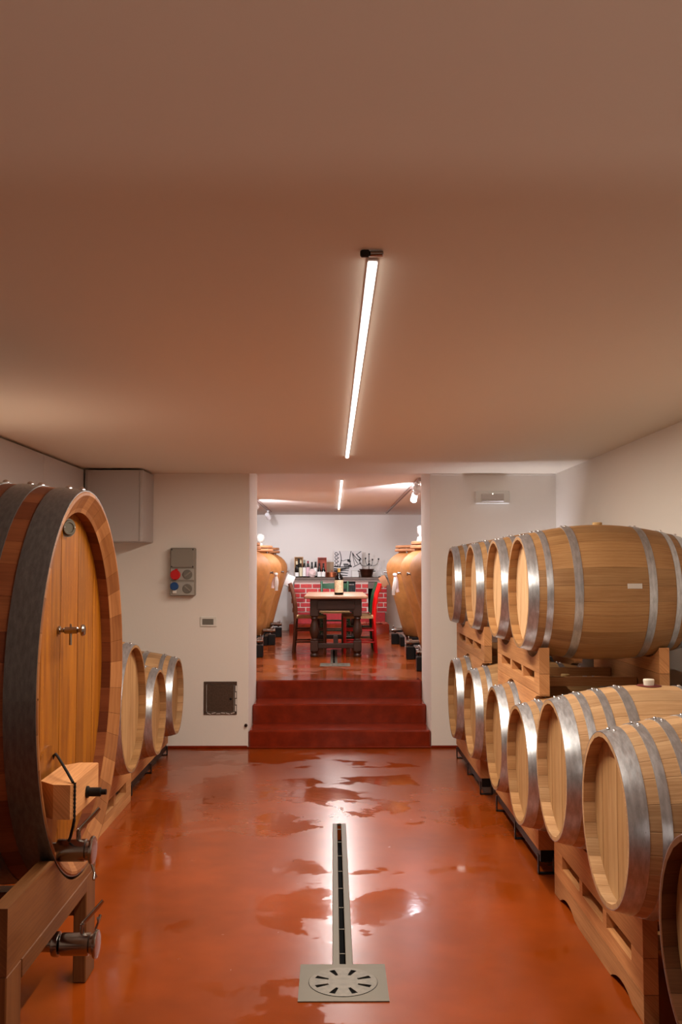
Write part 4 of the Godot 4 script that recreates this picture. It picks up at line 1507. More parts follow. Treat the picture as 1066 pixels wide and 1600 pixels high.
func make_jar() -> Node3D:
	# tall clay jar on a black stand, its face (spigot, valve) towards +x
	var t := thing("clay_jar", "", "clay jar", Vector3.ZERO, 0.0, "clay jars")
	part("body", turned([Vector2(0, 0.13), Vector2(0.36, 0.13), Vector2(0.385, 0.15), Vector2(0.425, 0.30), Vector2(0.49, 0.55), Vector2(0.555, 0.78), Vector2(0.60, 0.93), Vector2(0.622, 1.02), Vector2(0.628, 1.08), Vector2(0.618, 1.14), Vector2(0.585, 1.20), Vector2(0.535, 1.25), Vector2(0.48, 1.285), Vector2(0.45, 1.30), Vector2(0.45, 1.318), Vector2(0, 1.318)], 64, 40), mats.clay, t)
	var lid := part("lid", turned([Vector2(0, 1.318), Vector2(0.50, 1.318), Vector2(0.508, 1.326), Vector2(0.508, 1.348), Vector2(0.50, 1.356), Vector2(0.40, 1.356), Vector2(0.40, 1.366), Vector2(0.0, 1.366)], 48), mats.lid_wood, t)
	part("lid_top", turned([Vector2(0, 1.366), Vector2(0.49, 1.366), Vector2(0.498, 1.374), Vector2(0.498, 1.396), Vector2(0.49, 1.404), Vector2(0, 1.404)], 48), mats.lid_wood, lid)
	for k in 6:
		var a := TAU * (k + 0.35) / 6
		part("clamp", turned(rod(0.012, 1.29, 1.366), 10), mats.steel, lid, xf(Vector3(cos(a) * 0.46, 0, sin(a) * 0.46)))
	var st := begin()
	for q in [[0.0, 0.30, 0.68, 0.04], [0.0, -0.30, 0.68, 0.04]]:
		bx(st, Vector3(q[0], 0.11, q[1]), Vector3(q[2], 0.04, q[3]), 0.003)
	for q in [[0.30, 0.0], [-0.30, 0.0]]:
		bx(st, Vector3(q[0], 0.0645, 0), Vector3(0.06, 0.129, 0.62), 0.003)
	bx(st, Vector3(0.42, 0.065, 0), Vector3(0.06, 0.13, 0.55), 0.004)
	part("stand", fin(st), mats.black_steel, t)
	st = begin()
	cur = xf(Vector3(0.59, 1.03, 0), rot(0, 0, -90))
	lathe(st, [Vector2(0, 0), Vector2(0.018, 0), Vector2(0.018, 0.035), Vector2(0.012, 0.038), Vector2(0.012, 0.058), Vector2(0.017, 0.06), Vector2(0.017, 0.070), Vector2(0, 0.072)], 16)
	cur = Transform3D.IDENTITY
	part("spigot", fin(st), mats.steel, t)
	st = begin()
	cur = xf(Vector3(0.38, 0.20, 0.16), rot(0, 0, -90))
	lathe(st, [Vector2(0, 0), Vector2(0.03, 0), Vector2(0.03, 0.10), Vector2(0.042, 0.102), Vector2(0.042, 0.13), Vector2(0.03, 0.134), Vector2(0.03, 0.17), Vector2(0, 0.171)], 20)
	cur = Transform3D.IDENTITY
	var v := part("outlet_valve", fin(st), mats.steel, t)
	part("valve_box", box(Vector3(0.50, 0.075, 0.16), Vector3(0.10, 0.15, 0.12), 0.006), mats.black_steel, v)
	st = begin()
	var ring := []
	for i in 17:
		ring.append(Vector3(0.52, 0.245 + 0.028 * cos(TAU * i / 16), 0.16 + 0.028 * sin(TAU * i / 16)))
	tube(st, ring, 0.005, 6)
	part("hand_ring", fin(st), mats.steel, v)
	return t

func jars() -> void:
	var j := make_jar()
	j.set_meta("label", "far clay jar on the right with a brown paper tag, beside the brick counter")
	j.position = Vector3(1.39, UPPER, -14.0)
	j.rotation.y = PI
	copy(j, "nearer clay jar on the right with white ribbons hanging from its spigot", Vector3(1.43, UPPER, -11.7), PI)
	copy(j, "clay jar on the right almost hidden behind the opening's edge", Vector3(1.44, UPPER, -10.38), PI)
	copy(j, "nearest clay jar on the left, partly hidden by the opening's edge", Vector3(-1.40, UPPER, -12.3))
	copy(j, "middle clay jar of the three on the left", Vector3(-1.36, UPPER, -14.15))
	copy(j, "far clay jar on the left with a white paper tag, nearest the back wall", Vector3(-1.35, UPPER, -15.75))
	# tags and ribbons hung on the spigots
	paper("paper_tag", "white paper tag hanging from the far left clay jar", Vector3(-0.650, UPPER + 1.005, -15.74), Vector2(0.13, 0.18), -22, "paper", 0.0)
	paper("paper_tag", "brown paper tag hanging from the far right clay jar", Vector3(0.690, UPPER + 1.005, -14.0), Vector2(0.10, 0.15), 26, "kraft_paper", 0.0)
	ribbon("ribbon", "white ribbon tied to the spigot of the nearer right clay jar", Vector3(0.738, UPPER + 1.022, -11.7), 0.24, "paper", -1.0)
	ribbon("ribbon", "thin white ribbon on the spigot of the nearest left clay jar", Vector3(-0.708, UPPER + 1.022, -12.3), 0.20, "paper", 1.0)
	# airlocks on the lids
	for q in [[-1.02, -12.1, "white airlock on the lid of the nearest left clay jar"], [-1.05, -14.3, "round glass airlock on the lid of the middle left clay jar"]]:
		var a := thing("airlock", q[2], "airlock", Vector3(q[0], UPPER + 1.404, q[1]))
		part("stopper", turned([Vector2(0, 0), Vector2(0.035, 0), Vector2(0.028, 0.04), Vector2(0, 0.04)], 16), mats.white_plastic, a)
		part("chamber", turned([Vector2(0, 0.04), Vector2(0.02, 0.041), Vector2(0.055, 0.07), Vector2(0.062, 0.11), Vector2(0.055, 0.15), Vector2(0.03, 0.175), Vector2(0, 0.178)], 20, 70), mats.grey_plastic_light, a)
	var w := thing("airlock", "clear glass airlock on the lid of the nearer right clay jar", "airlock", Vector3(1.03, UPPER + 1.404, -11.6))
	part("stopper", turned([Vector2(0, 0), Vector2(0.04, 0), Vector2(0.03, 0.05), Vector2(0, 0.05)], 16), mats.white_plastic, w)
	part("chamber", turned([Vector2(0, 0.05), Vector2(0.015, 0.051), Vector2(0.015, 0.08), Vector2(0.035, 0.10), Vector2(0.035, 0.17), Vector2(0.012, 0.19), Vector2(0, 0.19)], 20, 60), mats.clear_glass, w)
	solo("lid_weight", turned([Vector2(0, 0), Vector2(0.20, 0), Vector2(0.21, 0.012), Vector2(0.21, 0.055), Vector2(0.19, 0.062), Vector2(0.03, 0.062), Vector2(0.02, 0.10), Vector2(0, 0.105)], 32), mats.lid_wood, "small round wooden cover on top of the nearer right clay jar's lid", "cover", Vector3(1.34, UPPER + 1.404, -11.6))

func paper(called: String, label: String, at: Vector3, size: Vector2, tilt: float, m: String, turn: float) -> void:
	var t := thing(called, label, "tag", at, 0.0)
	part("string", pipe([Vector3(0, 0.012, 0), Vector3(0, -0.02, 0.016), Vector3(0, -0.045, 0.012)], 0.0022, 6), mats.paper, t)
	var st := begin()
	cur = xf(Vector3(0, -0.04, 0.012), rot(0, turn, tilt))
	var rows := 6
	for i in rows:
		var y0 := -size.y * i / rows
		var y1 := -size.y * (i + 1) / rows
		var z0 := 0.012 * sin(i * 0.6)
		var z1 := 0.012 * sin((i + 1) * 0.6)
		st.set_smooth_group(1)
		for s in [1.0, -1.0]:
			var o := Vector3(0, 0, 0.0008 * s)
			face(st, [Vector3(-size.x / 2, y0, z0) + o, Vector3(size.x / 2, y0, z0) + o, Vector3(size.x / 2, y1, z1) + o, Vector3(-size.x / 2, y1, z1) + o], Vector3(0, 0, s), [Vector2.ZERO, Vector2.ZERO, Vector2.ZERO, Vector2.ZERO])
	cur = Transform3D.IDENTITY
	part("sheet", fin(st), mats[m], t)

func ribbon(called: String, label: String, at: Vector3, l: float, m: String, s: float) -> void:
	var t := thing(called, label, "ribbon", at)
	part("knot", turned([Vector2(0, -0.02), Vector2(0.022, -0.016), Vector2(0.026, 0.0), Vector2(0.022, 0.016), Vector2(0, 0.02)], 14, 70), mats[m], t, xf(Vector3(0, -0.012, 0)))
	for k in 2:
		var st := begin()
		var path := []
		var rad := []
		for i in 9:
			var f := i / 8.0
			path.append(Vector3((0.012 - 0.05 * k) * f * s + sin(f * 5.0 + k) * 0.005, -0.015 - l * f * (1.0 - 0.15 * k), 0.012 * sin(f * 4.0 + k * 2.0)))
			rad.append(0.007 + 0.019 * sin(minf(f * 1.25, 1.0) * PI * 0.75))
		tube(st, path, rad, 8, 0.12)
		part("tail", fin(st), mats[m] if k == 0 else mats.pinkish_paper, t)

func table_and_chairs() -> void:
	# table: 0.75 m wide end towards the camera
	var d0 := 12.0
	var d1 := 13.9
	var t := thing("wooden_table", "dark carved wooden table with a lighter top in the tasting room", "table", Vector3(0.04, UPPER, -(d0 + d1) * 0.5))
	var l := d1 - d0
	part("tabletop", box(Vector3(0, 0.732, 0), Vector3(0.78, 0.036, l), 0.008), mats.table_top, t)
	var ap := part("apron", box(Vector3(0, 0.637, 0), Vector3(0.62, 0.150, l - 0.24), 0.004), mats.dark_wood, t)
	var dr := part("drawer", box(Vector3(0, 0.636, l * 0.5 - 0.114), Vector3(0.46, 0.110, 0.02), 0.005), mats.dark_wood, ap)
	dr.set_meta("label", "drawer front in the table's end")
	var leg := [Vector2(0, 0.0), Vector2(0.044, 0.0), Vector2(0.052, 0.012), Vector2(0.05, 0.03), Vector2(0.036, 0.045), Vector2(0.048, 0.06), Vector2(0.048, 0.075)]
	var bal := [Vector2(0.046, 0.195), Vector2(0.05, 0.21), Vector2(0.034, 0.225), Vector2(0.046, 0.26), Vector2(0.058, 0.31), Vector2(0.056, 0.35), Vector2(0.042, 0.41), Vector2(0.034, 0.45), Vector2(0.046, 0.47), Vector2(0.038, 0.485), Vector2(0.05, 0.50)]
	for sx in [-1.0, 1.0]:
		for sz in [-1.0, 1.0]:
			var st := begin()
			cur = xf(Vector3(sx * 0.265, 0, sz * (l * 0.5 - 0.17)))
			lathe(st, leg, 20, 50)
			lathe(st, bal, 20, 50)
			bx(st, Vector3(0, 0.135, 0), Vector3(0.098, 0.125, 0.098), 0.006)
			bx(st, Vector3(0, 0.605, 0), Vector3(0.104, 0.215, 0.104), 0.006)
			cur = Transform3D.IDENTITY
			part("leg", fin(st), mats.dark_wood, t)
	for sz in [-1.0, 1.0]:
		part("stretcher", box(Vector3(0, 0.135, sz * (l * 0.5 - 0.17)), Vector3(0.44, 0.06, 0.05), 0.006), mats.dark_wood, t)
	part("stretcher", box(Vector3(0, 0.135, 0), Vector3(0.06, 0.05, l - 0.40), 0.006), mats.dark_wood, t)
	# bottle on the table
	var b := thing("wine_bottle", "large dark bottle with a closely printed label standing on the table", "bottle", Vector3(0.079, UPPER + 0.75, -12.45))
	part("glass_body", turned([Vector2(0, 0), Vector2(0.052, 0), Vector2(0.058, 0.006), Vector2(0.058, 0.20), Vector2(0.05, 0.225), Vector2(0.026, 0.255), Vector2(0.017, 0.275), Vector2(0.016, 0.315), Vector2(0.019, 0.318), Vector2(0.019, 0.328), Vector2(0, 0.328)], 32, 40), mats.glass_black, b)
	part("neck_foil", turned([Vector2(0.0178, 0.285), Vector2(0.0178, 0.316), Vector2(0.0205, 0.318), Vector2(0.0205, 0.334), Vector2(0, 0.335)], 24), mats.foil_gold, b)
	part("label", half_wrap(0.0588, 0.03, 0.185, 1.15), mats.printed_label, b)
	chair("brown_paint", "brown_wood", "brown wooden chair with a rush seat pushed in at the table's left side", Vector3(-0.29, UPPER, -12.92), 0.0)
	chair("red_paint", "red_paint", "bright red wooden chair pushed in at the table's right side", Vector3(0.345, UPPER, -12.87), PI)
	chair("green_paint", "green_paint", "green wooden chair behind the red one on the table's right side", Vector3(0.33, UPPER, -13.38), PI)
	chair("green_paint", "green_paint", "green wooden chair at the far end of the table, facing the cellar", Vector3(0.03, UPPER, -14.25), -PI / 2)

func half_wrap(r: float, y0: float, y1: float, half: float) -> ArrayMesh:
	# a label round the front (+z) of a bottle
	var st := begin()
	st.set_smooth_group(1)
	var n := 12
	for i in n:
		var a0 := lerpf(-half, half, i / float(n))
		var a1 := lerpf(-half, half, (i + 1) / float(n))
		face(st, [Vector3(sin(a0) * r, y0, cos(a0) * r), Vector3(sin(a1) * r, y0, cos(a1) * r), Vector3(sin(a1) * r, y1, cos(a1) * r), Vector3(sin(a0) * r, y1, cos(a0) * r)], Vector3(sin(a0), 0, cos(a0)),
			[Vector2(i / float(n), 1), Vector2((i + 1) / float(n), 1), Vector2((i + 1) / float(n), 0), Vector2(i / float(n), 0)])
	return fin(st)

func chair(_kind: String, m: String, label: String, at: Vector3, turn: float) -> void:
	# faces +x; back posts at x = -0.2
	var t := thing("ladder_back_chair", label, "chair", at, turn)
	for s in [-1.0, 1.0]:
		part("back_post", pipe([Vector3(-0.215, 0.0, s * 0.185), Vector3(-0.198, 0.2, s * 0.185), Vector3(-0.19, 0.42, s * 0.185), Vector3(-0.20, 0.6, s * 0.187), Vector3(-0.225, 0.75, s * 0.19), Vector3(-0.27, 0.89, s * 0.192)], [0.020, 0.021, 0.021, 0.021, 0.020, 0.018], 10), mats[m], t)
		part("front_leg", pipe([Vector3(0.19, 0.0, s * 0.205), Vector3(0.19, 0.25, s * 0.205), Vector3(0.19, 0.452, s * 0.205)], [0.018, 0.02, 0.021], 10), mats[m], t)
		for y in [0.14, 0.29]:
			part("side_rung", pipe([Vector3(-0.195, y, s * 0.187), Vector3(0.0, y, s * 0.197), Vector3(0.19, y, s * 0.205)], [0.010, 0.012, 0.010], 8), mats[m], t)
	for y in [0.20, 0.34]:
		part("front_rung", pipe([Vector3(0.19, y, -0.2), Vector3(0.19, y, 0), Vector3(0.19, y, 0.2)], [0.010, 0.012, 0.010], 8), mats[m], t)
	part("back_rung", pipe([Vector3(-0.197, 0.2, -0.18), Vector3(-0.197, 0.2, 0.18)], 0.010, 8), mats[m], t)
	for q in [[0.82, 0.085, -0.252], [0.66, 0.06, -0.212], [0.54, 0.055, -0.198]]:
		var st := begin()
		var n := 10
		for side in [-1.0, 1.0]:
			for i in n:
				var z0 := lerpf(-0.18, 0.18, i / float(n))
				var z1 := lerpf(-0.18, 0.18, (i + 1) / float(n))
				var c0: float = -0.03 * (1.0 - pow(z0 / 0.18, 2.0)) + side * 0.007
				var c1: float = -0.03 * (1.0 - pow(z1 / 0.18, 2.0)) + side * 0.007
				var h0: float = q[1] * (0.42 + 0.10 * cos(z0 / 0.18 * 1.5))
				var h1: float = q[1] * (0.42 + 0.10 * cos(z1 / 0.18 * 1.5))
				st.set_smooth_group(1 if side > 0 else 2)
				face(st, [Vector3(q[2] + c0, q[0] - h0, z0), Vector3(q[2] + c1, q[0] - h1, z1), Vector3(q[2] + c1, q[0] + h1, z1), Vector3(q[2] + c0, q[0] + h0, z0)], Vector3(side, 0, 0), [Vector2(z0, 0), Vector2(z1, 0), Vector2(z1, q[1]), Vector2(z0, q[1])])
				if side > 0:
					st.set_smooth_group(-1)
					var o := Vector3(-0.014, 0, 0)
					for v in [-1.0, 1.0]:
						var p := Vector3(q[2] + c0, q[0] + v * h0, z0)
						var p1 := Vector3(q[2] + c1, q[0] + v * h1, z1)
						face(st, [p, p1, p1 + o, p + o], Vector3(0, v, 0), [Vector2(z0, 0), Vector2(z1, 0), Vector2(z1, 0.01), Vector2(z0, 0.01)])
		part("back_slat", fin(st), mats[m], t)
	# rush seat: a frame-shaped cushion of wound cord
	var st2 := begin()
	var pts := PackedVector2Array([Vector2(-0.205, -0.19), Vector2(0.205, -0.215), Vector2(0.205, 0.215), Vector2(-0.205, 0.19)])
	slab(st2, pts, 0.03)
	part("rush_seat", fin(st2), mats.rush, t, Transform3D(Basis(Vector3(1, 0, 0), Vector3(0, 0, 1), Vector3(0, -1, 0)), Vector3(0, 0.455, 0)))

func brick_face(parent: Node3D, x0: float, x1: float, y0: float, y1: float, z: float, depth: float, side := false) -> void:
	# bricks standing proud of a mortar core, course by course
	var h := 0.062
	var j := 0.017
	var w := 0.185
	var course := 0
	var y := y0 + j * 0.5
	var cache := {}
	while y + h <= y1 + 0.012:
		var x := x0 - (w * 0.5 if course % 2 else 0.0)
		while x < x1 - 0.02:
			var a := maxf(x, x0)
			var b := minf(x + w, x1)
			if b - a > 0.03:
				var key := "%d" % int(round((b - a) * 1000.0))
				if not cache.has(key):
					cache[key] = box(Vector3.ZERO, Vector3(b - a, h, 0.03), 0.004)
				var k := rng.randi_range(0, 3)
				part("brick", cache[key], mats["brick_%d" % k], parent, xf(Vector3((a + b) * 0.5, y + h * 0.5, z - 0.006 + rng.randf_range(-0.0015, 0.0015))))
			x += w + j
		y += h + j
		course += 1

func counter() -> void:
	var zf := -16.6
	var c := thing("brick_counter", "red brick counter with white joints, a stone top and dark openings", "counter", Vector3(0.13, UPPER, zf))
	# core of mortar: left pier, the right pier round its opening; local x = X - 0.13
	part("mortar_core", box(Vector3(-0.435, 0.60, -0.285), Vector3(0.68, 0.52, 0.56), 0.002), mats.mortar, c)
	part("mortar_core", box(Vector3(0.36, 0.60, -0.285), Vector3(0.215, 0.52, 0.56), 0.002), mats.mortar, c)
	part("mortar_core", box(Vector3(0.70, 0.60, -0.285), Vector3(0.16, 0.52, 0.56), 0.002), mats.mortar, c)
	part("rear_core", box(Vector3(0.0, 0.44, -0.47), Vector3(1.54, 0.84, 0.2), 0.002), mats.mortar, c)
	brick_face(c, -0.775, -0.095, 0.345, 0.855, 0.0, 0.58)
	brick_face(c, 0.255, 0.465, 0.345, 0.855, 0.0, 0.58)
	brick_face(c, 0.622, 0.778, 0.345, 0.855, 0.0, 0.58)
	part("lintel", box(Vector3(0.545, 0.795, -0.16), Vector3(0.16, 0.12, 0.3), 0.003), mats.counter_stone, c)
	part("opening_shade_sheet", box(Vector3(0.545, 0.54, -0.36), Vector3(0.155, 0.40, 0.02), 0.002), mats.recess_shade_black, c)  # near-black sheet stands for the shade inside the opening
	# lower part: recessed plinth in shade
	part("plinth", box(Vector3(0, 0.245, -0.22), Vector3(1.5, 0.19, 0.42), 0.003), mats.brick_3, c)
	part("stone_top", box(Vector3(-0.01, 0.90, -0.265), Vector3(1.60, 0.05, 0.64), 0.006), mats.counter_stone, c)
	part("edge_moulding", box(Vector3(-0.01, 0.866, 0.012), Vector3(1.56, 0.018, 0.05), 0.004), mats.mortar, c)
	# iron cooker set in the middle
	var s := thing("iron_stove", "black iron stove built into the middle of the brick counter", "stove", Vector3(0.21, UPPER + 0.341, zf + 0.0))
	part("body", box(Vector3(0, 0.25, -0.18), Vector3(0.34, 0.50, 0.35), 0.006), mats.stove_iron, s)
	var d := part("door", box(Vector3(0.0, 0.30, 0.006), Vector3(0.26, 0.22, 0.022), 0.004), mats.stove_iron, s)
	part("handle", pipe([Vector3(-0.09, 0.33, 0.016), Vector3(-0.09, 0.33, 0.04), Vector3(-0.03, 0.33, 0.04), Vector3(-0.03, 0.33, 0.016)], 0.006, 8), mats.steel, d)
	part("ash_door", box(Vector3(0.0, 0.10, 0.006), Vector3(0.26, 0.13, 0.022), 0.004), mats.stove_iron, s)
	part("rail", pipe([Vector3(-0.15, 0.46, 0.03), Vector3(0.15, 0.46, 0.03)], 0.008, 8), mats.steel, s)
	# raised hearth of the same resin, chips on it
	var hearth := struct("floor_hearth", room_box(-0.72, 0.94, UPPER - 0.01, UPPER + 0.15, 16.45, 17.2, 0.006), mats.step_resin)
	hearth.set_meta("label", "low red platform under the brick counter")
	var st := begin()
	for i in 70:
		cur = xf(Vector3(rng.randf_range(0.45, 0.90), UPPER + 0.155 + rng.randf() * 0.016, -rng.randf_range(16.48, 16.575)), Basis.from_euler(Vector3(rng.randf() * 0.6, rng.randf() * 6.0, rng.randf() * 0.6)))
		bx(st, Vector3.ZERO, Vector3(0.05, 0.012, 0.024), 0.002)
	cur = Transform3D.IDENTITY
	var ch := solo("wood_chips", fin(st), mats.chips, "scattered pale red chips on the platform below the counter", "chips")
	ch.set_meta("kind", "stuff")
	things_on_counter(UPPER + 0.925, zf)

func bottle(label: String, x: float, z: float, h: float, r: float, shoulder: float, glass: String, foil: String, lab: String, l0: float, l1: float, foil_from := 0.72, lift := 0.0) -> void:
	var t := thing("wine_bottle", label, "bottle", Vector3(x, 0, z), 0.0, "bottles on the counter")
	t.position.y = UPPER + 0.925 + lift
	var nr := 0.0145
	var sh := shoulder * h
	part("glass_body", turned([Vector2(0, 0), Vector2(r - 0.004, 0), Vector2(r, 0.005), Vector2(r, sh - 0.02), Vector2(r * 0.93, sh), Vector2(r * 0.6, sh + 0.03), Vector2(nr + 0.002, sh + 0.055), Vector2(nr, sh + 0.07), Vector2(nr, h - 0.012), Vector2(nr + 0.002, h - 0.01), Vector2(nr + 0.002, h), Vector2(0, h)], 24, 45), mats[glass], t)
	part("neck_foil", turned([Vector2(nr + 0.0008, h * foil_from), Vector2(nr + 0.0008, h - 0.012), Vector2(nr + 0.003, h - 0.01), Vector2(nr + 0.003, h + 0.001), Vector2(0, h + 0.0015)], 18), mats[foil], t)
	part("label", half_wrap(r + 0.0008, l0 * h, l1 * h, 1.3), mats[lab], t)

func things_on_counter(y: float, zf: float) -> void:
	# open wooden bottle boxes, standing upright
	for q in [[-0.580, "pale_box", "pale open wooden wine box standing at the left end of the counter", 0.135, 0.345], [-0.180, "red_box", "reddish open wooden wine box standing behind two white-labelled bottles", 0.140, 0.335]]:
		var t := thing("wine_box", q[2], "box", Vector3(q[0], y, zf - 0.30))
		var w: float = q[3]
		var h: float = q[4]
		var m: Material = mats[q[1]]
		part("side_panel", box(Vector3(-w / 2, h / 2, 0), Vector3(0.012, h, 0.11), 0.002), m, t)
		part("side_panel", box(Vector3(w / 2, h / 2, 0), Vector3(0.012, h, 0.11), 0.002), m, t)
		part("top_panel", box(Vector3(0, h - 0.006, 0), Vector3(w - 0.013, 0.012, 0.11), 0.002), m, t)
		part("bottom_panel", box(Vector3(0, 0.006, 0), Vector3(w - 0.013, 0.012, 0.11), 0.002), m, t)
		part("back_panel", box(Vector3(0, h / 2, -0.051), Vector3(w - 0.013, h - 0.026, 0.008), 0.001), m, t)
	var z := zf - 0.12
	bottle("squat dark bottle with a square white label and pale tall neck, leftmost on the counter", -0.606, z + 0.04, 0.27, 0.036, 0.55, "glass_black", "foil_cream", "label_white", 0.05, 0.30, 0.60)
	bottle("dark bottle with a greenish neck lying back inside the pale wooden box", -0.580, zf - 0.29, 0.30, 0.030, 0.55, "glass_green", "foil_black", "label_cream", 0.10, 0.5, 0.72, 0.013)
	bottle("brownish bottle with a tall cream label and cream neck, second from the left end", -0.541, z, 0.285, 0.027, 0.60, "glass_amber", "foil_cream", "label_cream", 0.06, 0.58, 0.68)
	bottle("dark bottle with a grey-green neck foil and a tall white label", -0.480, z, 0.29, 0.029, 0.60, "glass_green", "foil_grey", "label_white", 0.06, 0.57, 0.70)
	bottle("dark bottle with a wine-red neck foil and a pink label", -0.418, z, 0.275, 0.029, 0.62, "glass_green", "foil_red", "label_pink", 0.06, 0.62, 0.68)
	bottle("narrow dark bottle behind the crumpled white bag on the counter", -0.352, z - 0.05, 0.255, 0.028, 0.52, "glass_black", "foil_black", "label_white", 0.06, 0.5)
	bottle("dark bottle with a large white label, right of the crumpled bag", -0.291, z, 0.26, 0.030, 0.62, "glass_black", "foil_black", "label_white", 0.10, 0.62)
	bottle("green-black bottle with a low white label before the red box, left of the pair", -0.226, z + 0.05, 0.235, 0.034, 0.50, "glass_green", "foil_black", "label_white", 0.04, 0.40)
	bottle("green-black bottle with a low white label before the red box, right of the pair", -0.155, z + 0.05, 0.235, 0.034, 0.50, "glass_green", "foil_black", "label_white", 0.04, 0.40)
	# crumpled bag
	var st := begin()
	var nz := noise(21, 9.0, 2)
	var prof := []
	for j in 9:
		var f := j / 8.0
		prof.append(Vector2(0.058 * sin(PI * (0.12 + 0.8 * f)) + 0.004, f * 0.145))
	prof[8].x = 0.0
	prof.push_front(Vector2(0, 0))
	lathe(st, prof, 20, 60)
	var raw := st.commit_to_arrays()
	var vs: PackedVector3Array = raw[Mesh.ARRAY_VERTEX]
	st = begin()
	st.set_smooth_group(-1)
	for v in vs:
		var k := 1.0 + nz.get_noise_3dv(v * 3.0) * 0.45
		vert(st, Vector3(v.x * k * 1.05, v.y * (1.0 + nz.get_noise_3d(v.x * 9.0, 3.0, v.z * 9.0) * 0.2), v.z * k * 0.8), Vector2.ZERO)
	var bag := solo("paper_bag", fin(st), mats.pinkish_paper, "crumpled white paper bag standing before the middle bottles on the counter", "bag", Vector3(-0.345, y, zf - 0.02))
	# card, copper pan
	var card := thing("card", "plain beige card leaning on the wall beside the drawing", "card", Vector3(-0.045, y, zf - 0.53))
	part("sheet", box(Vector3(0, 0.13, 0), Vector3(0.19, 0.26, 0.012), 0.002), mats.beige_card, card)
	part("prop", box(Vector3(0, 0.09, -0.022), Vector3(0.04, 0.18, 0.03), 0.002), mats.beige_card, card)
	var pan := thing("copper_pan", "low copper pan with a lid, between the bottles and the drawing", "pan", Vector3(-0.015, y, zf - 0.17))
	part("body", turned([Vector2(0, 0), Vector2(0.078, 0), Vector2(0.084, 0.006), Vector2(0.086, 0.068), Vector2(0.09, 0.07), Vector2(0.09, 0.074), Vector2(0, 0.074)], 32), mats.copper, pan)
	var lid := part("lid", turned([Vector2(0, 0.074), Vector2(0.092, 0.074), Vector2(0.092, 0.079), Vector2(0.05, 0.094), Vector2(0, 0.098)], 32, 50), mats.copper, pan)
	part("knob", turned([Vector2(0, 0.097), Vector2(0.006, 0.097), Vector2(0.006, 0.108), Vector2(0.014, 0.112), Vector2(0.012, 0.12), Vector2(0, 0.122)], 16, 50), mats.copper, lid)
	part("handle", pipe([Vector3(0.08, 0.055, 0), Vector3(0.12, 0.07, 0.01), Vector3(0.17, 0.085, 0.02)], [0.007, 0.006, 0.008], 8, 0.5), mats.wrought_iron, pan)
	# drawing on a panel
	var pic := thing("drawing_panel", "white panel with a black ink drawing of stripes and curls, propped on the counter", "picture", Vector3(0.262, y, zf - 0.40))
	st = begin()
	bx(st, Vector3(0, 0.225, 0), Vector3(0.485, 0.45, 0.018), 0.002)
	part("panel", fin(st), mats.paper, pic)
	st = begin()
	face(st, [Vector3(-0.24, 0.003, 0.0095), Vector3(0.24, 0.003, 0.0095), Vector3(0.24, 0.447, 0.0095), Vector3(-0.24, 0.447, 0.0095)], Vector3(0, 0, 1), [Vector2(0, 1), Vector2(1, 1), Vector2(1, 0), Vector2(0, 0)])
	part("print", fin(st), mats.drawing, pic)
	# white tin in front of the drawing
	var tin := thing("white_tin", "square white tin standing before the right edge of the drawing", "tin", Vector3(0.385, y, zf - 0.25))
	part("body", box(Vector3(0, 0.055, 0), Vector3(0.125, 0.11, 0.10), 0.006), mats.white_plastic, tin)
	part("lid", box(Vector3(0, 0.1165, 0), Vector3(0.130, 0.013, 0.105), 0.004), mats.white_plastic, tin)
	# copper pot with handles
	var pot := thing("copper_pot", "old dark copper pot with two handles on the counter by the candelabrum", "pot", Vector3(0.575, y, zf - 0.12))
	part("body", turned([Vector2(0, 0), Vector2(0.082, 0), Vector2(0.09, 0.008), Vector2(0.105, 0.06), Vector2(0.118, 0.125), Vector2(0.13, 0.132), Vector2(0.13, 0.14), Vector2(0.115, 0.138), Vector2(0.10, 0.07), Vector2(0.08, 0.015), Vector2(0, 0.012)], 36, 50), mats.old_copper, pot)
	for s in [-1.0, 1.0]:
		part("handle", pipe([Vector3(s * 0.112, 0.10, -0.03), Vector3(s * 0.145, 0.105, -0.02), Vector3(s * 0.148, 0.105, 0.02), Vector3(s * 0.112, 0.10, 0.03)], 0.006, 8), mats.wrought_iron, pot)
	# candelabrum
	var ca := thing("candelabrum", "thin wrought iron candelabrum with curved arms behind the copper pot", "candelabrum", Vector3(0.625, y, zf - 0.36))
	part("foot", turned([Vector2(0, 0), Vector2(0.07, 0), Vector2(0.07, 0.008), Vector2(0.02, 0.02), Vector2(0, 0.02)], 24), mats.wrought_iron, ca)
	part("stem", turned([Vector2(0, 0.02), Vector2(0.006, 0.02), Vector2(0.006, 0.26), Vector2(0.014, 0.27), Vector2(0.006, 0.28), Vector2(0.006, 0.39), Vector2(0, 0.39)], 12), mats.wrought_iron, ca)
	var fst := begin()
	dome(fst, 0.016, 0.02, 12)
	part("finial", fin(fst), mats.wrought_iron, ca, xf(Vector3(0, 0.388, 0)))
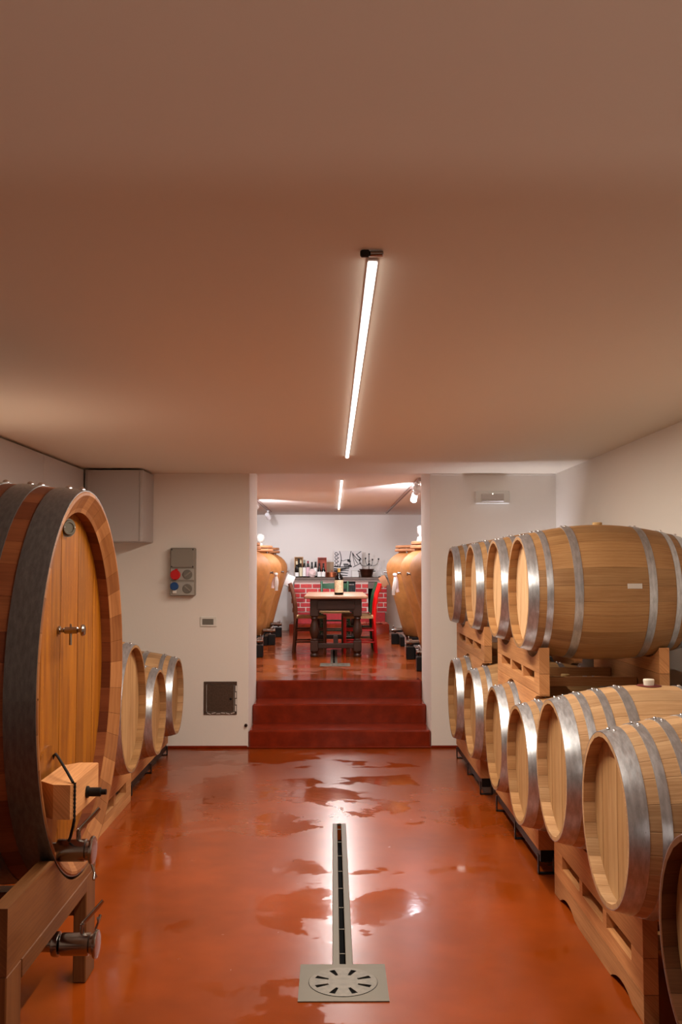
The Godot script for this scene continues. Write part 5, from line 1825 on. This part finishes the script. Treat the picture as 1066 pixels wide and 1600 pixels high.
	for q in [[-0.165, 0.285], [-0.06, 0.31], [0.06, 0.29], [0.165, 0.30]]:
		var path := []
		for i in 13:
			var f := i / 12.0
			path.append(Vector3(q[0] * (0.5 - 0.5 * cos(f * PI)), lerpf(0.26, q[1], f) - sin(f * PI) * 0.085, 0.02 * sin(f * 3.0)))
		var arm := part("arm", pipe(path, 0.0042, 8), mats.wrought_iron, ca)
		part("cup", turned([Vector2(0, q[1] - 0.005), Vector2(0.010, q[1] - 0.005), Vector2(0.016, q[1] + 0.02), Vector2(0.012, q[1] + 0.022), Vector2(0, q[1] + 0.012)], 14), mats.wrought_iron, arm, xf(Vector3(q[0], 0, 0)))
	# glassware at the right end
	var gl := thing("glass_decanter", "clear glass decanter at the right end of the counter", "decanter", Vector3(0.80, y, zf - 0.20))
	part("bowl", turned([Vector2(0, 0.001), Vector2(0.05, 0.001), Vector2(0.085, 0.03), Vector2(0.08, 0.07), Vector2(0.03, 0.13), Vector2(0.02, 0.18), Vector2(0.028, 0.24), Vector2(0.04, 0.27)], 32, 60), mats.clear_glass, gl)
	var gw := thing("wine_glass", "clear stemmed wine glass beside the glass decanter", "glass", Vector3(0.765, y, zf - 0.09))
	part("bowl", turned([Vector2(0.004, 0.085), Vector2(0.03, 0.10), Vector2(0.042, 0.135), Vector2(0.038, 0.175), Vector2(0.032, 0.20)], 28, 60), mats.clear_glass, gw)
	part("stem", turned([Vector2(0, 0.0), Vector2(0.034, 0.0), Vector2(0.033, 0.003), Vector2(0.005, 0.008), Vector2(0.004, 0.086), Vector2(0, 0.087)], 20), mats.clear_glass, gw)
	var tr := thing("dark_tray", "small dark oval tray at the counter's right end", "tray", Vector3(0.83, y, zf + 0.0))
	part("dish", turned([Vector2(0, 0), Vector2(0.05, 0), Vector2(0.07, 0.012), Vector2(0.066, 0.014), Vector2(0.048, 0.004), Vector2(0, 0.004)], 28), mats.wrought_iron, tr)
	part("cork", turned(rod(0.012, 0.004, 0.036, 0.002), 14), mats.cork, tr)
